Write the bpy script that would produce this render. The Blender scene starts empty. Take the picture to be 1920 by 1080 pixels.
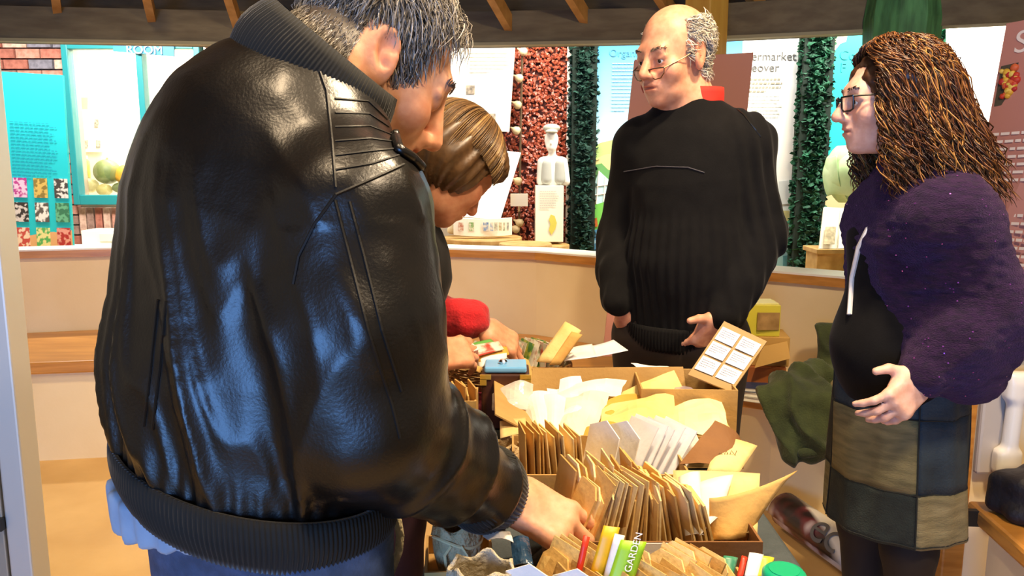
import bpy, bmesh, math, random
import numpy as np
from mathutils import Vector, Matrix
from mathutils.bvhtree import BVHTree

# ---------------------------------------------------------------- camera, world, light, exposure
SC = bpy.context.scene
COL = SC.collection
CAM_H, FPX = 1.32, 1500.0
TH = math.atan(240.0/1500.0)                      # camera looks slightly down
CT, ST = math.cos(TH), math.sin(TH)
cam_data = bpy.data.cameras.new('camera'); cam = bpy.data.objects.new('camera', cam_data); COL.objects.link(cam)
cam.location = (0, 0, CAM_H); cam.rotation_euler = (math.pi/2-TH, 0, 0)
cam_data.sensor_width = 36.0; cam_data.lens = FPX/1920*36.0; cam_data.clip_start = 0.02
SC.camera = cam
SC.view_settings.view_transform = 'Standard'; SC.view_settings.look = 'None'
SC.view_settings.exposure = 0.22; SC.view_settings.gamma = 1.0; SC.view_settings.use_curve_mapping = False
world = bpy.data.worlds.new('world'); SC.world = world; world.use_nodes = True
world.node_tree.nodes['Background'].inputs[0].default_value = (1.0, 0.80, 0.58, 1)
world.node_tree.nodes['Background'].inputs[1].default_value = 0.26

def light(name, kind, loc, target, power, color, **kw):
    d = bpy.data.lights.new(name, kind); o = bpy.data.objects.new(name, d); COL.objects.link(o)
    o.location = loc; v = Vector(target)-Vector(loc); o.rotation_euler = v.to_track_quat('-Z', 'Y').to_euler()
    d.energy = power; d.color = color
    for k_, v_ in kw.items(): setattr(d, k_, v_)
    return o
# daylight from the glazed entrance behind the photographer
light('entrance_daylight', 'AREA', (-1.3, -2.6, 0.95), (-0.3, 1.2, 0.85), 105, (0.16, 0.42, 1.0), shape='RECTANGLE', size=1.7, size_y=1.5)
# warm ceiling lamps over the table and the walkway
light('ceiling_lamp_table', 'SPOT', (0.75, 1.25, 2.9), (0.12, 1.5, 0.8), 250, (1.0, 0.76, 0.48), spot_size=1.5, spot_blend=0.6, shadow_soft_size=0.09)
light('ceiling_lamp_walkway', 'SPOT', (-1.3, 2.2, 2.9), (-1.3, 3.1, 0.2), 150, (1.0, 0.74, 0.44), spot_size=1.9, spot_blend=0.8, shadow_soft_size=0.12)
light('ceiling_lamp_room', 'SPOT', (1.0, 0.2, 2.9), (0.35, 3.0, 0.7), 195, (1.0, 0.76, 0.5), spot_size=1.7, spot_blend=0.8, shadow_soft_size=0.15)
light('ceiling_lamp_door', 'SPOT', (-0.35, 0.5, 2.9), (-0.3, 1.3, 1.0), 60, (1.0, 0.74, 0.46), spot_size=1.5, spot_blend=0.7, shadow_soft_size=0.12)
# display lamps hung behind the beam
for i_, (lx, ly, tx, ty, e_) in enumerate(((-2.6, 4.5, -2.9, 5.6, 85), (-0.2, 4.3, -0.3, 5.2, 25), (0.8, 4.3, 0.9, 5.2, 29), (1.9, 4.0, 2.1, 5.0, 48), (2.9, 3.9, 3.0, 4.9, 60))):
    light('display_lamp', 'AREA', (lx, ly, 2.55), (tx, ty, 1.3), e_, (1.0, 0.93, 0.80), shape='RECTANGLE', size=0.9, size_y=0.15)

# ---------------------------------------------------------------- pixel to place
def ray(px, py):
    a, b = (px-960)/FPX, (540-py)/FPX
    return np.array([a, CT+ST*b, -ST+CT*b])
def at(px, py, Y):
    r = ray(px, py); r = r*(Y/r[1]); r[2] += CAM_H; return r
def atz(px, py, Z):
    r = ray(px, py); r = r*((Z-CAM_H)/r[2]); r[2] += CAM_H; return r
def vec(*a): return np.array(a, float)
def nrm(v): v = np.asarray(v, float); return v/np.linalg.norm(v)

# ---------------------------------------------------------------- materials
MATS = {}
def srgb(c):
    if isinstance(c, str):
        c = c.lstrip('#'); c = [int(c[i:i+2], 16)/255 for i in (0, 2, 4)]
    return tuple((x/12.92 if x <= .04045 else ((x+.055)/1.055)**2.4) for x in c[:3])+(1.0,)
def mat(name, color, rough=.6, color2=None, scale=20., bump=0., bscale=None, metal=0., spec=.5, stretch=None, detail=4., coat=0., sheen=0., trans=0., alpha=1., sss=0., emis=None, attr=False, coords='Object', ramp=(.35, .65), bdist=.01):
    if name in MATS: return MATS[name]
    m = bpy.data.materials.new(name); m.use_nodes = True; nt = m.node_tree; b = nt.nodes['Principled BSDF']
    c = srgb(color); b.inputs['Base Color'].default_value = c
    b.inputs['Roughness'].default_value = rough; b.inputs['Metallic'].default_value = metal
    b.inputs['Specular IOR Level'].default_value = spec
    b.inputs['Coat Weight'].default_value = coat; b.inputs['Coat Roughness'].default_value = .2
    b.inputs['Sheen Weight'].default_value = sheen; b.inputs['Sheen Roughness'].default_value = .4
    b.inputs['Transmission Weight'].default_value = trans; b.inputs['Alpha'].default_value = alpha
    if sss: b.inputs['Subsurface Weight'].default_value = sss; b.inputs['Subsurface Radius'].default_value = (.012, .004, .002); b.inputs['Subsurface Scale'].default_value = .6
    if emis: b.inputs['Emission Color'].default_value = srgb(emis[0]); b.inputs['Emission Strength'].default_value = emis[1]
    tc = nt.nodes.new('ShaderNodeTexCoord'); mp = nt.nodes.new('ShaderNodeMapping'); nt.links.new(tc.outputs[coords], mp.inputs[0])
    if stretch: mp.inputs['Scale'].default_value = stretch
    col = None
    if color2 is not None:
        n = nt.nodes.new('ShaderNodeTexNoise'); n.inputs['Scale'].default_value = scale; n.inputs['Detail'].default_value = detail
        nt.links.new(mp.outputs[0], n.inputs[0])
        r = nt.nodes.new('ShaderNodeValToRGB'); r.color_ramp.elements[0].color = c; r.color_ramp.elements[1].color = srgb(color2)
        r.color_ramp.elements[0].position = ramp[0]; r.color_ramp.elements[1].position = ramp[1]
        nt.links.new(n.outputs[0], r.inputs[0]); col = r.outputs[0]
    if attr:
        a = nt.nodes.new('ShaderNodeAttribute'); a.attribute_name = 'tint'
        if col is None: col = a.outputs[0]
        else:
            mx = nt.nodes.new('ShaderNodeMix'); mx.data_type = 'RGBA'; mx.blend_type = 'MULTIPLY'; mx.inputs[0].default_value = 1
            nt.links.new(col, mx.inputs[6]); nt.links.new(a.outputs[0], mx.inputs[7]); col = mx.outputs[2]
    if col is not None: nt.links.new(col, b.inputs['Base Color'])
    if bump:
        n2 = nt.nodes.new('ShaderNodeTexNoise'); n2.inputs['Scale'].default_value = bscale or scale; n2.inputs['Detail'].default_value = 5
        nt.links.new(mp.outputs[0], n2.inputs[0]); bp = nt.nodes.new('ShaderNodeBump'); bp.inputs['Strength'].default_value = bump; bp.inputs['Distance'].default_value = bdist
        nt.links.new(n2.outputs[0], bp.inputs['Height']); nt.links.new(bp.outputs[0], b.inputs['Normal'])
    MATS[name] = m; return m

# ---------------------------------------------------------------- object helpers
def tag(o, label=None, cat=None, group=None, kind=None):
    if label: o['label'] = label
    if cat: o['category'] = cat
    if group: o['group'] = group
    if kind: o['kind'] = kind
    return o
def link(o, parent=None):
    COL.objects.link(o)
    if parent is not None: o.parent = parent
    return o
def empty(name, loc=(0, 0, 0), label=None, cat=None, group=None, kind=None):
    o = bpy.data.objects.new(name, None); o.location = Vector(loc); o.empty_display_size = .05
    link(o); tag(o, label, cat, group, kind); return o
def meshobj(name, verts, faces, m, parent=None, smooth=False, world=True):
    """verts in world space; when parented to an empty that only has a location, subtract it"""
    me = bpy.data.meshes.new(name)
    v = np.asarray(verts, float)
    off = np.zeros(3)
    p = parent
    while p is not None: off += np.array(p.location); p = p.parent
    if world and parent is not None: v = v-off
    if isinstance(faces, np.ndarray):
        n = len(faces); k = faces.shape[1]
        me.vertices.add(len(v)); me.vertices.foreach_set('co', v.astype(np.float32).ravel())
        me.loops.add(n*k); me.loops.foreach_set('vertex_index', faces.astype(np.int32).ravel())
        me.polygons.add(n); me.polygons.foreach_set('loop_start', np.arange(0, n*k, k, dtype=np.int32))
        me.update(calc_edges=True)
    else:
        me.from_pydata([tuple(x) for x in v], [], faces)
    if smooth: me.polygons.foreach_set('use_smooth', np.ones(len(me.polygons), bool))
    me.validate(); me.update()
    if m is not None:
        for mm in (m if isinstance(m, (list, tuple)) else [m]): me.materials.append(mm)
    o = bpy.data.objects.new(name, me); link(o, parent); return o
def set_tint(o, cols):
    a = o.data.color_attributes.new('tint', 'FLOAT_COLOR', 'POINT')
    c = np.ones((len(o.data.vertices), 4), np.float32); c[:, :3] = cols; a.data.foreach_set('color', c.ravel())
class MB:
    """collects simple solids into ONE mesh"""
    def __init__(s): s.v = []; s.f = []
    def add(s, v, f):
        n = len(s.v); s.v += [tuple(x) for x in v]; s.f += [tuple(i+n for i in q) for q in f]; return s
    def box(s, c, h, M=None, taper=1.0):
        M = np.eye(3) if M is None else M
        v = [np.array(c)+M@np.array([x*h[0]*(taper if z > 0 else 1), y*h[1]*(taper if z > 0 else 1), z*h[2]]) for x in (-1, 1) for y in (-1, 1) for z in (-1, 1)]
        return s.add(v, [(0, 1, 3, 2), (4, 6, 7, 5), (0, 4, 5, 1), (2, 3, 7, 6), (0, 2, 6, 4), (1, 5, 7, 3)])
    def hexa(s, p):  # 8 pts: bottom 4 ccw, top 4 ccw
        return s.add(p, [(3, 2, 1, 0), (4, 5, 6, 7), (0, 1, 5, 4), (1, 2, 6, 5), (2, 3, 7, 6), (3, 0, 4, 7)])
    def prism(s, poly, d):  # planar polygon list of pts extruded by vector d
        n = len(poly); p = [np.array(q, float) for q in poly]; v = p+[q+np.array(d) for q in p]
        return s.add(v, [tuple(range(n))[::-1], tuple(range(n, 2*n))]+[(i, (i+1) % n, n+(i+1) % n, n+i) for i in range(n)])
    def tube(s, pts, r, n=8, cap=True):
        pts = [np.array(p, float) for p in pts]; N = len(pts)
        rr = r if hasattr(r, '__len__') else [r]*N
        v = []; up = None
        for i in range(N):
            t = nrm(pts[min(i+1, N-1)]-pts[max(i-1, 0)])
            if up is None:
                up = vec(0, 0, 1) if abs(t[2]) < .9 else vec(1, 0, 0)
            a = nrm(np.cross(t, up)); up = np.cross(a, t)
            for j in range(n):
                an = 2*math.pi*j/n; v.append(pts[i]+rr[i]*(math.cos(an)*a+math.sin(an)*up))
        f = [(i*n+j, i*n+(j+1) % n, (i+1)*n+(j+1) % n, (i+1)*n+j) for i in range(N-1) for j in range(n)]
        if cap: f += [tuple(range(n))[::-1], tuple((N-1)*n+j for j in range(n))]
        return s.add(v, f)
    def lathe(s, c, prof, n=20, M=None):
        M = np.eye(3) if M is None else M; v = []; N = len(prof)
        for r, z in prof:
            for j in range(n):
                a = 2*math.pi*j/n; v.append(np.array(c)+M@vec(r*math.cos(a), r*math.sin(a), z))
        f = [(i*n+j, i*n+(j+1) % n, (i+1)*n+(j+1) % n, (i+1)*n+j) for i in range(N-1) for j in range(n)]
        f += [tuple(range(n))[::-1], tuple((N-1)*n+j for j in range(n))]
        return s.add(v, f)
    def grid(s, P):  # P[i][j] points -> sheet
        I, J = len(P), len(P[0])
        return s.add([P[i][j] for i in range(I) for j in range(J)], [(i*J+j, (i+1)*J+j, (i+1)*J+j+1, i*J+j+1) for i in range(I-1) for j in range(J-1)])
    def build(s, name, m, parent=None, smooth=False, bevel=0., solid=0.):
        o = meshobj(name, s.v, s.f, m, parent, smooth)
        if bevel:
            b = o.modifiers.new('bevel', 'BEVEL'); b.width = bevel; b.segments = 2; b.limit_method = 'ANGLE'
        if solid:
            b = o.modifiers.new('solid', 'SOLIDIFY'); b.thickness = solid; b.offset = 0
        return o
def text_mesh(name, body, size, origin, xdir, zdir, m, parent, depth=.0015, align='LEFT'):
    cu = bpy.data.curves.new(name, 'FONT'); cu.body = body; cu.size = size; cu.extrude = depth; cu.align_x = align
    to = bpy.data.objects.new('tmp', cu); COL.objects.link(to); dg = bpy.context.evaluated_depsgraph_get(); dg.update()
    me = bpy.data.meshes.new_from_object(to.evaluated_get(dg)); bpy.data.objects.remove(to)
    x, z = nrm(xdir), nrm(zdir); n = np.cross(x, z)
    v = np.array([vv.co[:] for vv in me.vertices]); v = np.array(origin)+v[:, :1]*x+v[:, 1:2]*z+v[:, 2:3]*n
    f = [tuple(p.vertices) for p in me.polygons]
    return meshobj(name, v, f, m, parent)
def rot(axis, ang): return np.array(Matrix.Rotation(ang, 3, Vector(axis)))
RNG = random.Random(7)

# ---------------------------------------------------------------- numpy noise
_rs = np.random.RandomState(3); _NT = _rs.rand(64, 64, 64).astype(np.float32)
def vnoise(p):
    p = np.asarray(p, float); i = np.floor(p).astype(int); f = p-i; f = f*f*(3-2*f); o = 0
    for dx in (0, 1):
        for dy in (0, 1):
            for dz in (0, 1):
                w = (f[:, 0] if dx else 1-f[:, 0])*(f[:, 1] if dy else 1-f[:, 1])*(f[:, 2] if dz else 1-f[:, 2])
                o = o+w*_NT[(i[:, 0]+dx) % 64, (i[:, 1]+dy) % 64, (i[:, 2]+dz) % 64]
    return o*2-1

# ---------------------------------------------------------------- implicit surface modelling for bodies and clothes
class Body:
    def __init__(s): s.p = []
    def ell(s, c, r, M=None, k=.02, op=1): s.p.append(('e', np.array(c, float), np.array(r, float)*np.ones(3), np.eye(3) if M is None else M, k, op)); return s
    def cone(s, a, b, ra, rb, k=.02, op=1, flat=None): s.p.append(('c', np.array(a, float), np.array(b, float), ra, rb, flat, k, op)); return s
    def box(s, c, h, M=None, rd=.01, k=.01, op=1): s.p.append(('b', np.array(c, float), np.array(h, float), np.eye(3) if M is None else M, rd, k, op)); return s
    def bounds(s, q):
        if q[0] == 'e': e = np.abs(q[3])@q[2]; return q[1]-e, q[1]+e
        if q[0] == 'b': e = np.abs(q[3])@q[2]+q[4]; return q[1]-e, q[1]+e
        r = max(q[3], q[4]); return np.minimum(q[1], q[2])-r, np.maximum(q[1], q[2])+r
    def build(s, h, clip=None):
        bs = [s.bounds(q) for q in s.p if q[-1] > 0]
        lo = np.min([b[0] for b in bs], 0)-.03; hi = np.max([b[1] for b in bs], 0)+.03
        n = np.ceil((hi-lo)/h).astype(int)+1
        F = np.full(n, .05, np.float32); ax = [lo[i]+h*np.arange(n[i]) for i in range(3)]
        for q in s.p:
            k, op = q[-2], q[-1]; a, b = s.bounds(q); mg = k+2*h
            i0 = np.maximum(((a-mg-lo)/h).astype(int), 0); i1 = np.minimum(((b+mg-lo)/h).astype(int)+2, n)
            if np.any(i1 <= i0): continue
            X = ax[0][i0[0]:i1[0], None, None].astype(np.float32); Y = ax[1][None, i0[1]:i1[1], None].astype(np.float32); Z = ax[2][None, None, i0[2]:i1[2]].astype(np.float32)
            if q[0] in 'eb':
                c, M = q[1], q[3]; x, y, z = X-c[0], Y-c[1], Z-c[2]
                l = [M[0, i]*x+M[1, i]*y+M[2, i]*z for i in range(3)]
                if q[0] == 'e':
                    r = q[2]; k0 = np.sqrt((l[0]/r[0])**2+(l[1]/r[1])**2+(l[2]/r[2])**2)
                    k1 = np.sqrt((l[0]/r[0]**2)**2+(l[1]/r[1]**2)**2+(l[2]/r[2]**2)**2)+1e-6; d = k0*(k0-1)/k1
                else:
                    g = [np.abs(l[i])-q[2][i] for i in range(3)]
                    d = np.sqrt(sum(np.maximum(t, 0)**2 for t in g))+np.minimum(np.maximum(np.maximum(g[0], g[1]), g[2]), 0)-q[4]
            else:
                A, B, ra, rb, flat = q[1:6]; u = B-A; L2 = u@u+1e-9
                x, y, z = X-A[0], Y-A[1], Z-A[2]
                t = np.clip((x*u[0]+y*u[1]+z*u[2])/L2, 0, 1)
                x = x-t*u[0]; y = y-t*u[1]; z = z-t*u[2]
                if flat is not None:
                    nn, sc = flat; w = (x*nn[0]+y*nn[1]+z*nn[2])*(1/sc-1); x = x+w*nn[0]; y = y+w*nn[1]; z = z+w*nn[2]
                    d = (np.sqrt(x*x+y*y+z*z)-(ra+t*(rb-ra)))*(.5+.5*sc)
                else: d = np.sqrt(x*x+y*y+z*z)-(ra+t*(rb-ra))
            sl = tuple(slice(i0[i], i1[i]) for i in range(3)); f = F[sl]
            if op < 0: f = -f
            hh = np.maximum(k-np.abs(f-d), 0)/max(k, 1e-6); f = np.minimum(f, d)-hh*hh*k*.25
            F[sl] = f if op > 0 else -f
        if clip is not None: F = clip(F, ax)
        F[0] = F[-1] = .05; F[:, 0] = F[:, -1] = .05; F[:, :, 0] = F[:, :, -1] = .05
        S = (F < 0); cnt = np.zeros(n-1, np.uint8)
        for dx in (0, 1):
            for dy in (0, 1):
                for dz in (0, 1): cnt += S[dx:n[0]-1+dx, dy:n[1]-1+dy, dz:n[2]-1+dz]
        act = np.argwhere((cnt > 0) & (cnt < 8)); N = len(act)
        idx = np.full(n-1, -1, np.int32); idx[act[:, 0], act[:, 1], act[:, 2]] = np.arange(N)
        cor = [(i, j, l) for i in (0, 1) for j in (0, 1) for l in (0, 1)]
        val = {c: F[act[:, 0]+c[0], act[:, 1]+c[1], act[:, 2]+c[2]] for c in cor}
        P = np.zeros((N, 3)); W = np.zeros(N)
        for c in cor:
            for a in range(3):
                if c[a] == 0:
                    e = list(c); e[a] = 1; e = tuple(e); va, vb = val[c], val[e]; m = (va < 0) != (vb < 0)
                    t = va/np.where(np.abs(va-vb) < 1e-9, 1, va-vb); pt = np.array(c, float)[None].repeat(N, 0); pt[:, a] += t
                    P[m] += pt[m]; W[m] += 1
        V = lo+(act+P/W[:, None])*h
        faces = []
        for a in range(3):
            b, c = (a+1) % 3, (a+2) % 3
            s0 = [slice(1, n[i]-1) for i in range(3)]; s0[a] = slice(0, n[a]-1); s1 = list(s0); s1[a] = slice(1, n[a])
            A, B = S[tuple(s0)], S[tuple(s1)]
            for fl in (0, 1):
                e = np.argwhere((A & ~B) if fl else (~A & B)); off = np.array([1, 1, 1]); off[a] = 0; e = e+off
                q = []
                for db, dc in ((-1, -1), (0, -1), (0, 0), (-1, 0)):
                    t = e.copy(); t[:, b] += db; t[:, c] += dc; q.append(idx[t[:, 0], t[:, 1], t[:, 2]])
                q = np.stack(q, 1); faces.append(q if fl else q[:, ::-1])
        Fc = np.concatenate(faces); return V, Fc
def vnormals(V, Fc):
    fn = np.cross(V[Fc[:, 2]]-V[Fc[:, 0]], V[Fc[:, 3]]-V[Fc[:, 1]]); N = np.zeros_like(V)
    for j in range(4): np.add.at(N, Fc[:, j], fn)
    return N/(np.linalg.norm(N, axis=1, keepdims=True)+1e-12)
def relax(V, Fc, it=2, lam=.5):
    n = len(V)
    for _ in range(it):
        A = np.zeros_like(V); c = np.zeros(n)
        for j in range(4):
            k = Fc[:, (j+1) % 4]
            for ax_ in range(3): A[:, ax_] += np.bincount(Fc[:, j], V[k, ax_], n)
            c += np.bincount(Fc[:, j], minlength=n)
        V = V+lam*(A/c[:, None]-V)
    return V
def vnormals_fast(V, Fc):
    fn = np.cross(V[Fc[:, 2]]-V[Fc[:, 0]], V[Fc[:, 3]]-V[Fc[:, 1]]); n = len(V); N = np.zeros_like(V)
    for j in range(4):
        for a in range(3): N[:, a] += np.bincount(Fc[:, j], fn[:, a], n)
    return N/(np.linalg.norm(N, axis=1, keepdims=True)+1e-12)
# ================================================================ ROOM
M_floor = mat('floor_lino', '#d9b272', .45, '#c9a060', 3., .05, 60)
M_wall = mat('cream_wall', '#f2dfb4', .7, '#ead4a4', 2.5, .04, 80)
M_wood = mat('pine', '#c98a3c', .4, '#b06f28', 6., .08, 40, stretch=(1, 1, 8), coat=.2)
M_woodx = mat('pine_long', '#cf9142', .4, '#b67a30', 5., .08, 40, stretch=(.6, 3, 12), coat=.25)
M_beam = mat('beam_wood', '#6b6047', .75, '#574c36', 4., .15, 30, stretch=(1, 6, 6))
M_dark = mat('dark_boards', '#4e4534', .8, '#3c3425', 3., .2, 20, stretch=(1, 8, 8))
M_white = mat('white_paint', '#f3efe4', .5)
M_alu = mat('aluminium', '#cfcfca', .35, metal=.4)
M_black = mat('black_plastic', '#15140f', .45)
M_post = mat('post_yellow', '#c9a24a', .5, '#b98d38', 5., .05, 30, stretch=(4, 4, .6))
M_green = mat('green_trunk', '#4c8a54', .7, '#2c5a34', 9., .3, 25, stretch=(3, 3, .5))
M_teal = mat('teal_paint', '#1f7f88', .4)

o = MB().box((0, 3.2, -.02), (6, 5.2, .02)).build('floor', M_floor); o['kind'] = 'structure'

def polywall(name, pts, z0, z1, th, m, parent=None, kind='structure', bevel=0.):
    """strip following a plan polyline, extruded behind (away from the hall centre)"""
    mb = MB(); C0 = vec(-.9, 1.5)
    P = [vec(*p) for p in pts]; Q = [p+nrm(p-C0)*th for p in P]; n = len(P)
    v = [(*p, z0) for p in P]+[(*q, z0) for q in Q]+[(*q, z1) for q in Q]+[(*p, z1) for p in P]
    f = []
    for i in range(n-1):
        for a in range(4):
            b = (a+1) % 4; f.append((a*n+i, a*n+i+1, b*n+i+1, b*n+i))
    f += [(0, n, 2*n, 3*n), (n-1, 4*n-1, 3*n-1, 2*n-1)]
    mb.add(v, f); o = mb.build(name, m, parent, bevel=bevel)
    if parent is None: o['kind'] = kind
    return o
WALL = [(-3.6, 3.65), (-2.56, 3.95), (-1.97, 4.1), (-1.0, 4.25), (.12, 3.93), (1.40, 2.96)]
w = empty('wall_low', (0, 4, 0), kind='structure')
segs = list(zip(WALL[:-1], WALL[1:]))
for i, (a, b) in enumerate(segs):
    o = polywall('wall_panel', [a, b], 0, .835, .08, M_wall, w)
s = empty('trim_1', (0, 4, .85), kind='structure')
C0 = vec(-.9, 1.5)
SILL = [tuple(vec(*p)-nrm(vec(*p)-C0)*.02) for p in WALL]
polywall('sill_board', SILL, .835, .870, .18, M_woodx, s)
polywall('sill_top', [tuple(vec(*p)+nrm(vec(*p)-C0)*.004) for p in SILL], .870, .878, .18, M_white, s)
BENCH = [(-3.3, 3.1), (-2.3, 3.33), (-1.2, 3.5), (-.1, 3.46), (.95, 2.86), (1.27, 2.52)]
b = empty('bench', (0, 3.3, 0), 'long low pine-topped bench running along the foot of the cream wall', 'bench')
BACK = [tuple(vec(*p)-nrm(vec(*p)-C0)*.006) for p in WALL]
nB = len(BENCH); vB = [(*p, .40) for p in BENCH]+[(*q, .40) for q in BACK]+[(*q, .455) for q in BACK]+[(*p, .455) for p in BENCH]
fB = [(a_*nB+i, a_*nB+i+1, ((a_+1) % 4)*nB+i+1, ((a_+1) % 4)*nB+i) for i in range(nB-1) for a_ in range(4)]+[(0, nB, 2*nB, 3*nB), (nB-1, 4*nB-1, 3*nB-1, 2*nB-1)]
MB().add(vB, fB).build('bench_seat', M_woodx, b, bevel=.008)
polywall('bench_front', [tuple(vec(*p)+nrm(vec(*p)-C0)*.03) for p in BENCH], 0, .40, .03, M_wall, b)
# beam ring with fascia and rafters
BEAM = [(-3.6, 3.55), (-2.5, 3.78), (-1.2, 3.95), (-.15, 3.95), (.62, 3.86), (1.62, 3.52)]
bm_ = empty('beam', (0, 3.9, 1.9), kind='structure')
polywall('beam_timber', BEAM, 1.862, 2.015, .12, M_beam, bm_)
polywall('beam_lip', [tuple(vec(*p)-nrm(vec(*p)-C0)*.012) for p in BEAM], 1.858, 1.872, .06, mat('beam_lip', '#8b8462', .6), bm_)
polywall('beam_timber', [(1.68, 3.42), (2.3, 3.22), (3.2, 2.85)], 1.862, 2.02, .12, M_beam, bm_)
polywall('fascia_board', [tuple(vec(*p)+nrm(vec(*p)-C0)*.25) for p in BEAM+[(2.3, 3.3), (3.2, 2.9)]], 1.95, 2.75, .03, M_dark, bm_)  # added dark board: fills the recess and blocks display lamp light from the room
M_rafter = mat('rafter_pine', '#b58a4c', .6, '#9c7238', 8., stretch=(2, 2, 2))
for px, py in ((108, 22), (283, 24), (440, 27), (945, 28), (1092, 24), (1258, 22), (1424, 12)):
    p = at(px, py, 3.88); d = nrm(np.append(C0-p[:2], 0)); q = p+d*.30+vec(0, 0, .13)
    t = nrm(q-p); l = nrm(np.cross(t, (0, 0, 1))); u = np.cross(l, t)
    r = MB().box((p+q)/2, (np.linalg.norm(q-p)/2+.1, .018, .035), np.stack([t, l, u], 1)).build('rafter', M_rafter, bm_)
ceil = MB().box((0, 1.2, 2.98), (4.5, 3.2, .02)).build('ceiling', mat('ceiling_boards', '#8a7a5c', .8, '#75664a', 3., stretch=(1, 8, 1))); ceil['kind'] = 'structure'
# posts
def post(px, Y, wd, z0, z1, name, m, ang=.6):
    p = at(px, 100, Y); M = rot((0, 0, 1), ang)
    o = MB().box((p[0], Y, (z0+z1)/2), (wd/2, wd/2, (z1-z0)/2), M).build(name, m, bevel=.006); o['kind'] = 'structure'; return o
post(1322, 3.66, .135, 0, 2.8, 'trim_2', M_post, .72)
post(606, 3.82, .12, 0, 2.8, 'trim_3', M_wood, .0)
tr = MB().lathe((at(1692, 50, 3.5)[0], 3.5, 0), [(.12, 0), (.11, .9), (.125, 1.4), (.15, 1.75), (.155, 1.9), (.13, 2.1), (.12, 2.7)], 9).build('green_post', M_green)
tag(tr, 'green stained tree trunk post rising through the beam above the curly-haired woman', 'post')
# aluminium door jamb at the left edge
dj = empty('door_1', (-.93, 1.5, 0), kind='structure')
MB().box((-.968, 1.5, 1.35), (.022, .03, 1.35)).build('door_frame', M_alu, dj, bevel=.004)
MB().box((-1.014, 1.49, 1.35), (.02, .02, 1.35)).build('door_channel', mat('alu_dark', '#a09a8c', .4, metal=.3), dj, bevel=.003)
MB().box((-1.0, 1.465, .62), (.010, .008, .012)).build('door_latch', M_black, dj)
MB().box((-1.003, 1.475, .93), (.004, .004, .29)).build('door_seal', mat('grey_seal', '#77736a', .7), dj)
# right partition with wooden edge
wr = empty('wall_right', (1.4, 2.05, 0), kind='structure')
xl = at(1786, 900, 2.02)[0]
MB().box((xl+.45, 2.06, .19), (.41, .03, .19)).build('wall_panel', M_wall, wr, bevel=.002)
MB().box((xl+.45, 2.06, .606), (.41, .03, .224)).build('wall_panel', M_wall, wr, bevel=.002)
MB().box((xl+.012, 2.05, .42), (.03, .045, .42)).build('edge_post', M_wood, wr, bevel=.006)
MB().box((xl+.45, 2.05, .855), (.48, .06, .02)).build('top_rail', M_woodx, wr, bevel=.004)
br = empty('wooden_bench', (1.35, 1.55, 0), 'pine bench end at the lower right edge under the dark bag', 'bench')
p = atz(1843, 958, .48); q = atz(1960, 1060, .48)
d = nrm(q-p); nn = vec(-d[1], d[0], 0)
c = (p+q)/2+nn*.15
Mb = np.stack([d, nn, vec(0, 0, 1)], 1)
MB().box(c-vec(0, 0, .02), (np.linalg.norm(q-p)/2+.06, .16, .022), Mb).build('seat_board', M_woodx, br, bevel=.01)
MB().box(c-vec(0, 0, .262), (np.linalg.norm(q-p)/2+.02, .12, .218), Mb).build('bench_front', M_wall, br)
MB().box(p+vec(-.012, 0.01, -.022), (.008, .03, .02), Mb).build('end_bracket', M_black, br)

# ================================================================ DISPLAYS BEHIND THE WALL
M_brick = [mat('brick_'+str(i), a, .85, b_, 30., .3, 60) for i, (a, b_) in enumerate((('#a8685a', '#8a5044'), ('#b98678', '#9a6858'), ('#94766e', '#765c54'), ('#777482', '#5c5a66'), ('#c8a89a', '#a88678')))]
def wquad(px0, py0, px1, py1, Y): return at(px0, py0, Y), at(px1, py1, Y)
YB = 5.8
bw = empty('wall_brick', (-3, YB, 0), kind='structure')

a, c = at(-60, 470, YB), at(425, 55, YB)
bh, bwid = .0735, .178
WX0, WX1, WZ0, WZ1 = at(140, 380, YB)[0], at(392, 380, YB)[0], at(140, 384, YB)[2], at(140, 60, YB)[2]
M_mort = mat('mortar', '#b8a490', .9)
for x0_, x1_, z0_, z1_ in ((-4.5, WX0, 0, 2.7), (WX1, -2.15, 0, 2.7), (WX0, WX1, 0, WZ0), (WX0, WX1, WZ1, 2.7)): MB().box(((x0_+x1_)/2, YB+.16, (z0_+z1_)/2), ((x1_-x0_)/2, .05, (z1_-z0_)/2)).build('mortar', M_mort, bw)
bricks = {}
for w_, h_ in ((bwid-.012, bh-.011), (bwid/2-.012, bh-.011), (.048, .19)):
    for k_ in range(5):
        me_o = MB().box((0, 0, 0), (w_/2, .05, h_/2)).build('brick', M_brick[k_]); bricks[(round(w_, 3), k_)] = me_o.data; bpy.data.objects.remove(me_o)
def put_brick(w_, x, z):
    k_ = RNG.choice((0, 0, 1, 1, 2, 3, 4)); o = bpy.data.objects.new('brick', bricks[(round(w_, 3), k_)])
    o.location = (x+3, YB+.1-YB+RNG.uniform(-.006, .006), z); link(o, bw)
row = 0; z = a[2]
while z < c[2]+.1:
    x = a[0]-(row % 2)*bwid/2
    while x < c[0]+.1:
        xx = x+bwid/2
        if not (xx+bwid/2 > WX0+.02 and xx-bwid/2 < WX1-.02 and z+bh/2 > WZ0-.24 and z-bh/2 < WZ1):
            put_brick(bwid-.012, xx, z)
        elif xx-bwid/2 < WX0 and xx < WX0+.02: put_brick(bwid/2-.012, xx-bwid/4, z)
        x += bwid
    z += bh; row += 1
x = WX0-.01
while x < WX1: put_brick(.048, x+.03, WZ0-.12); x += .06
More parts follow.
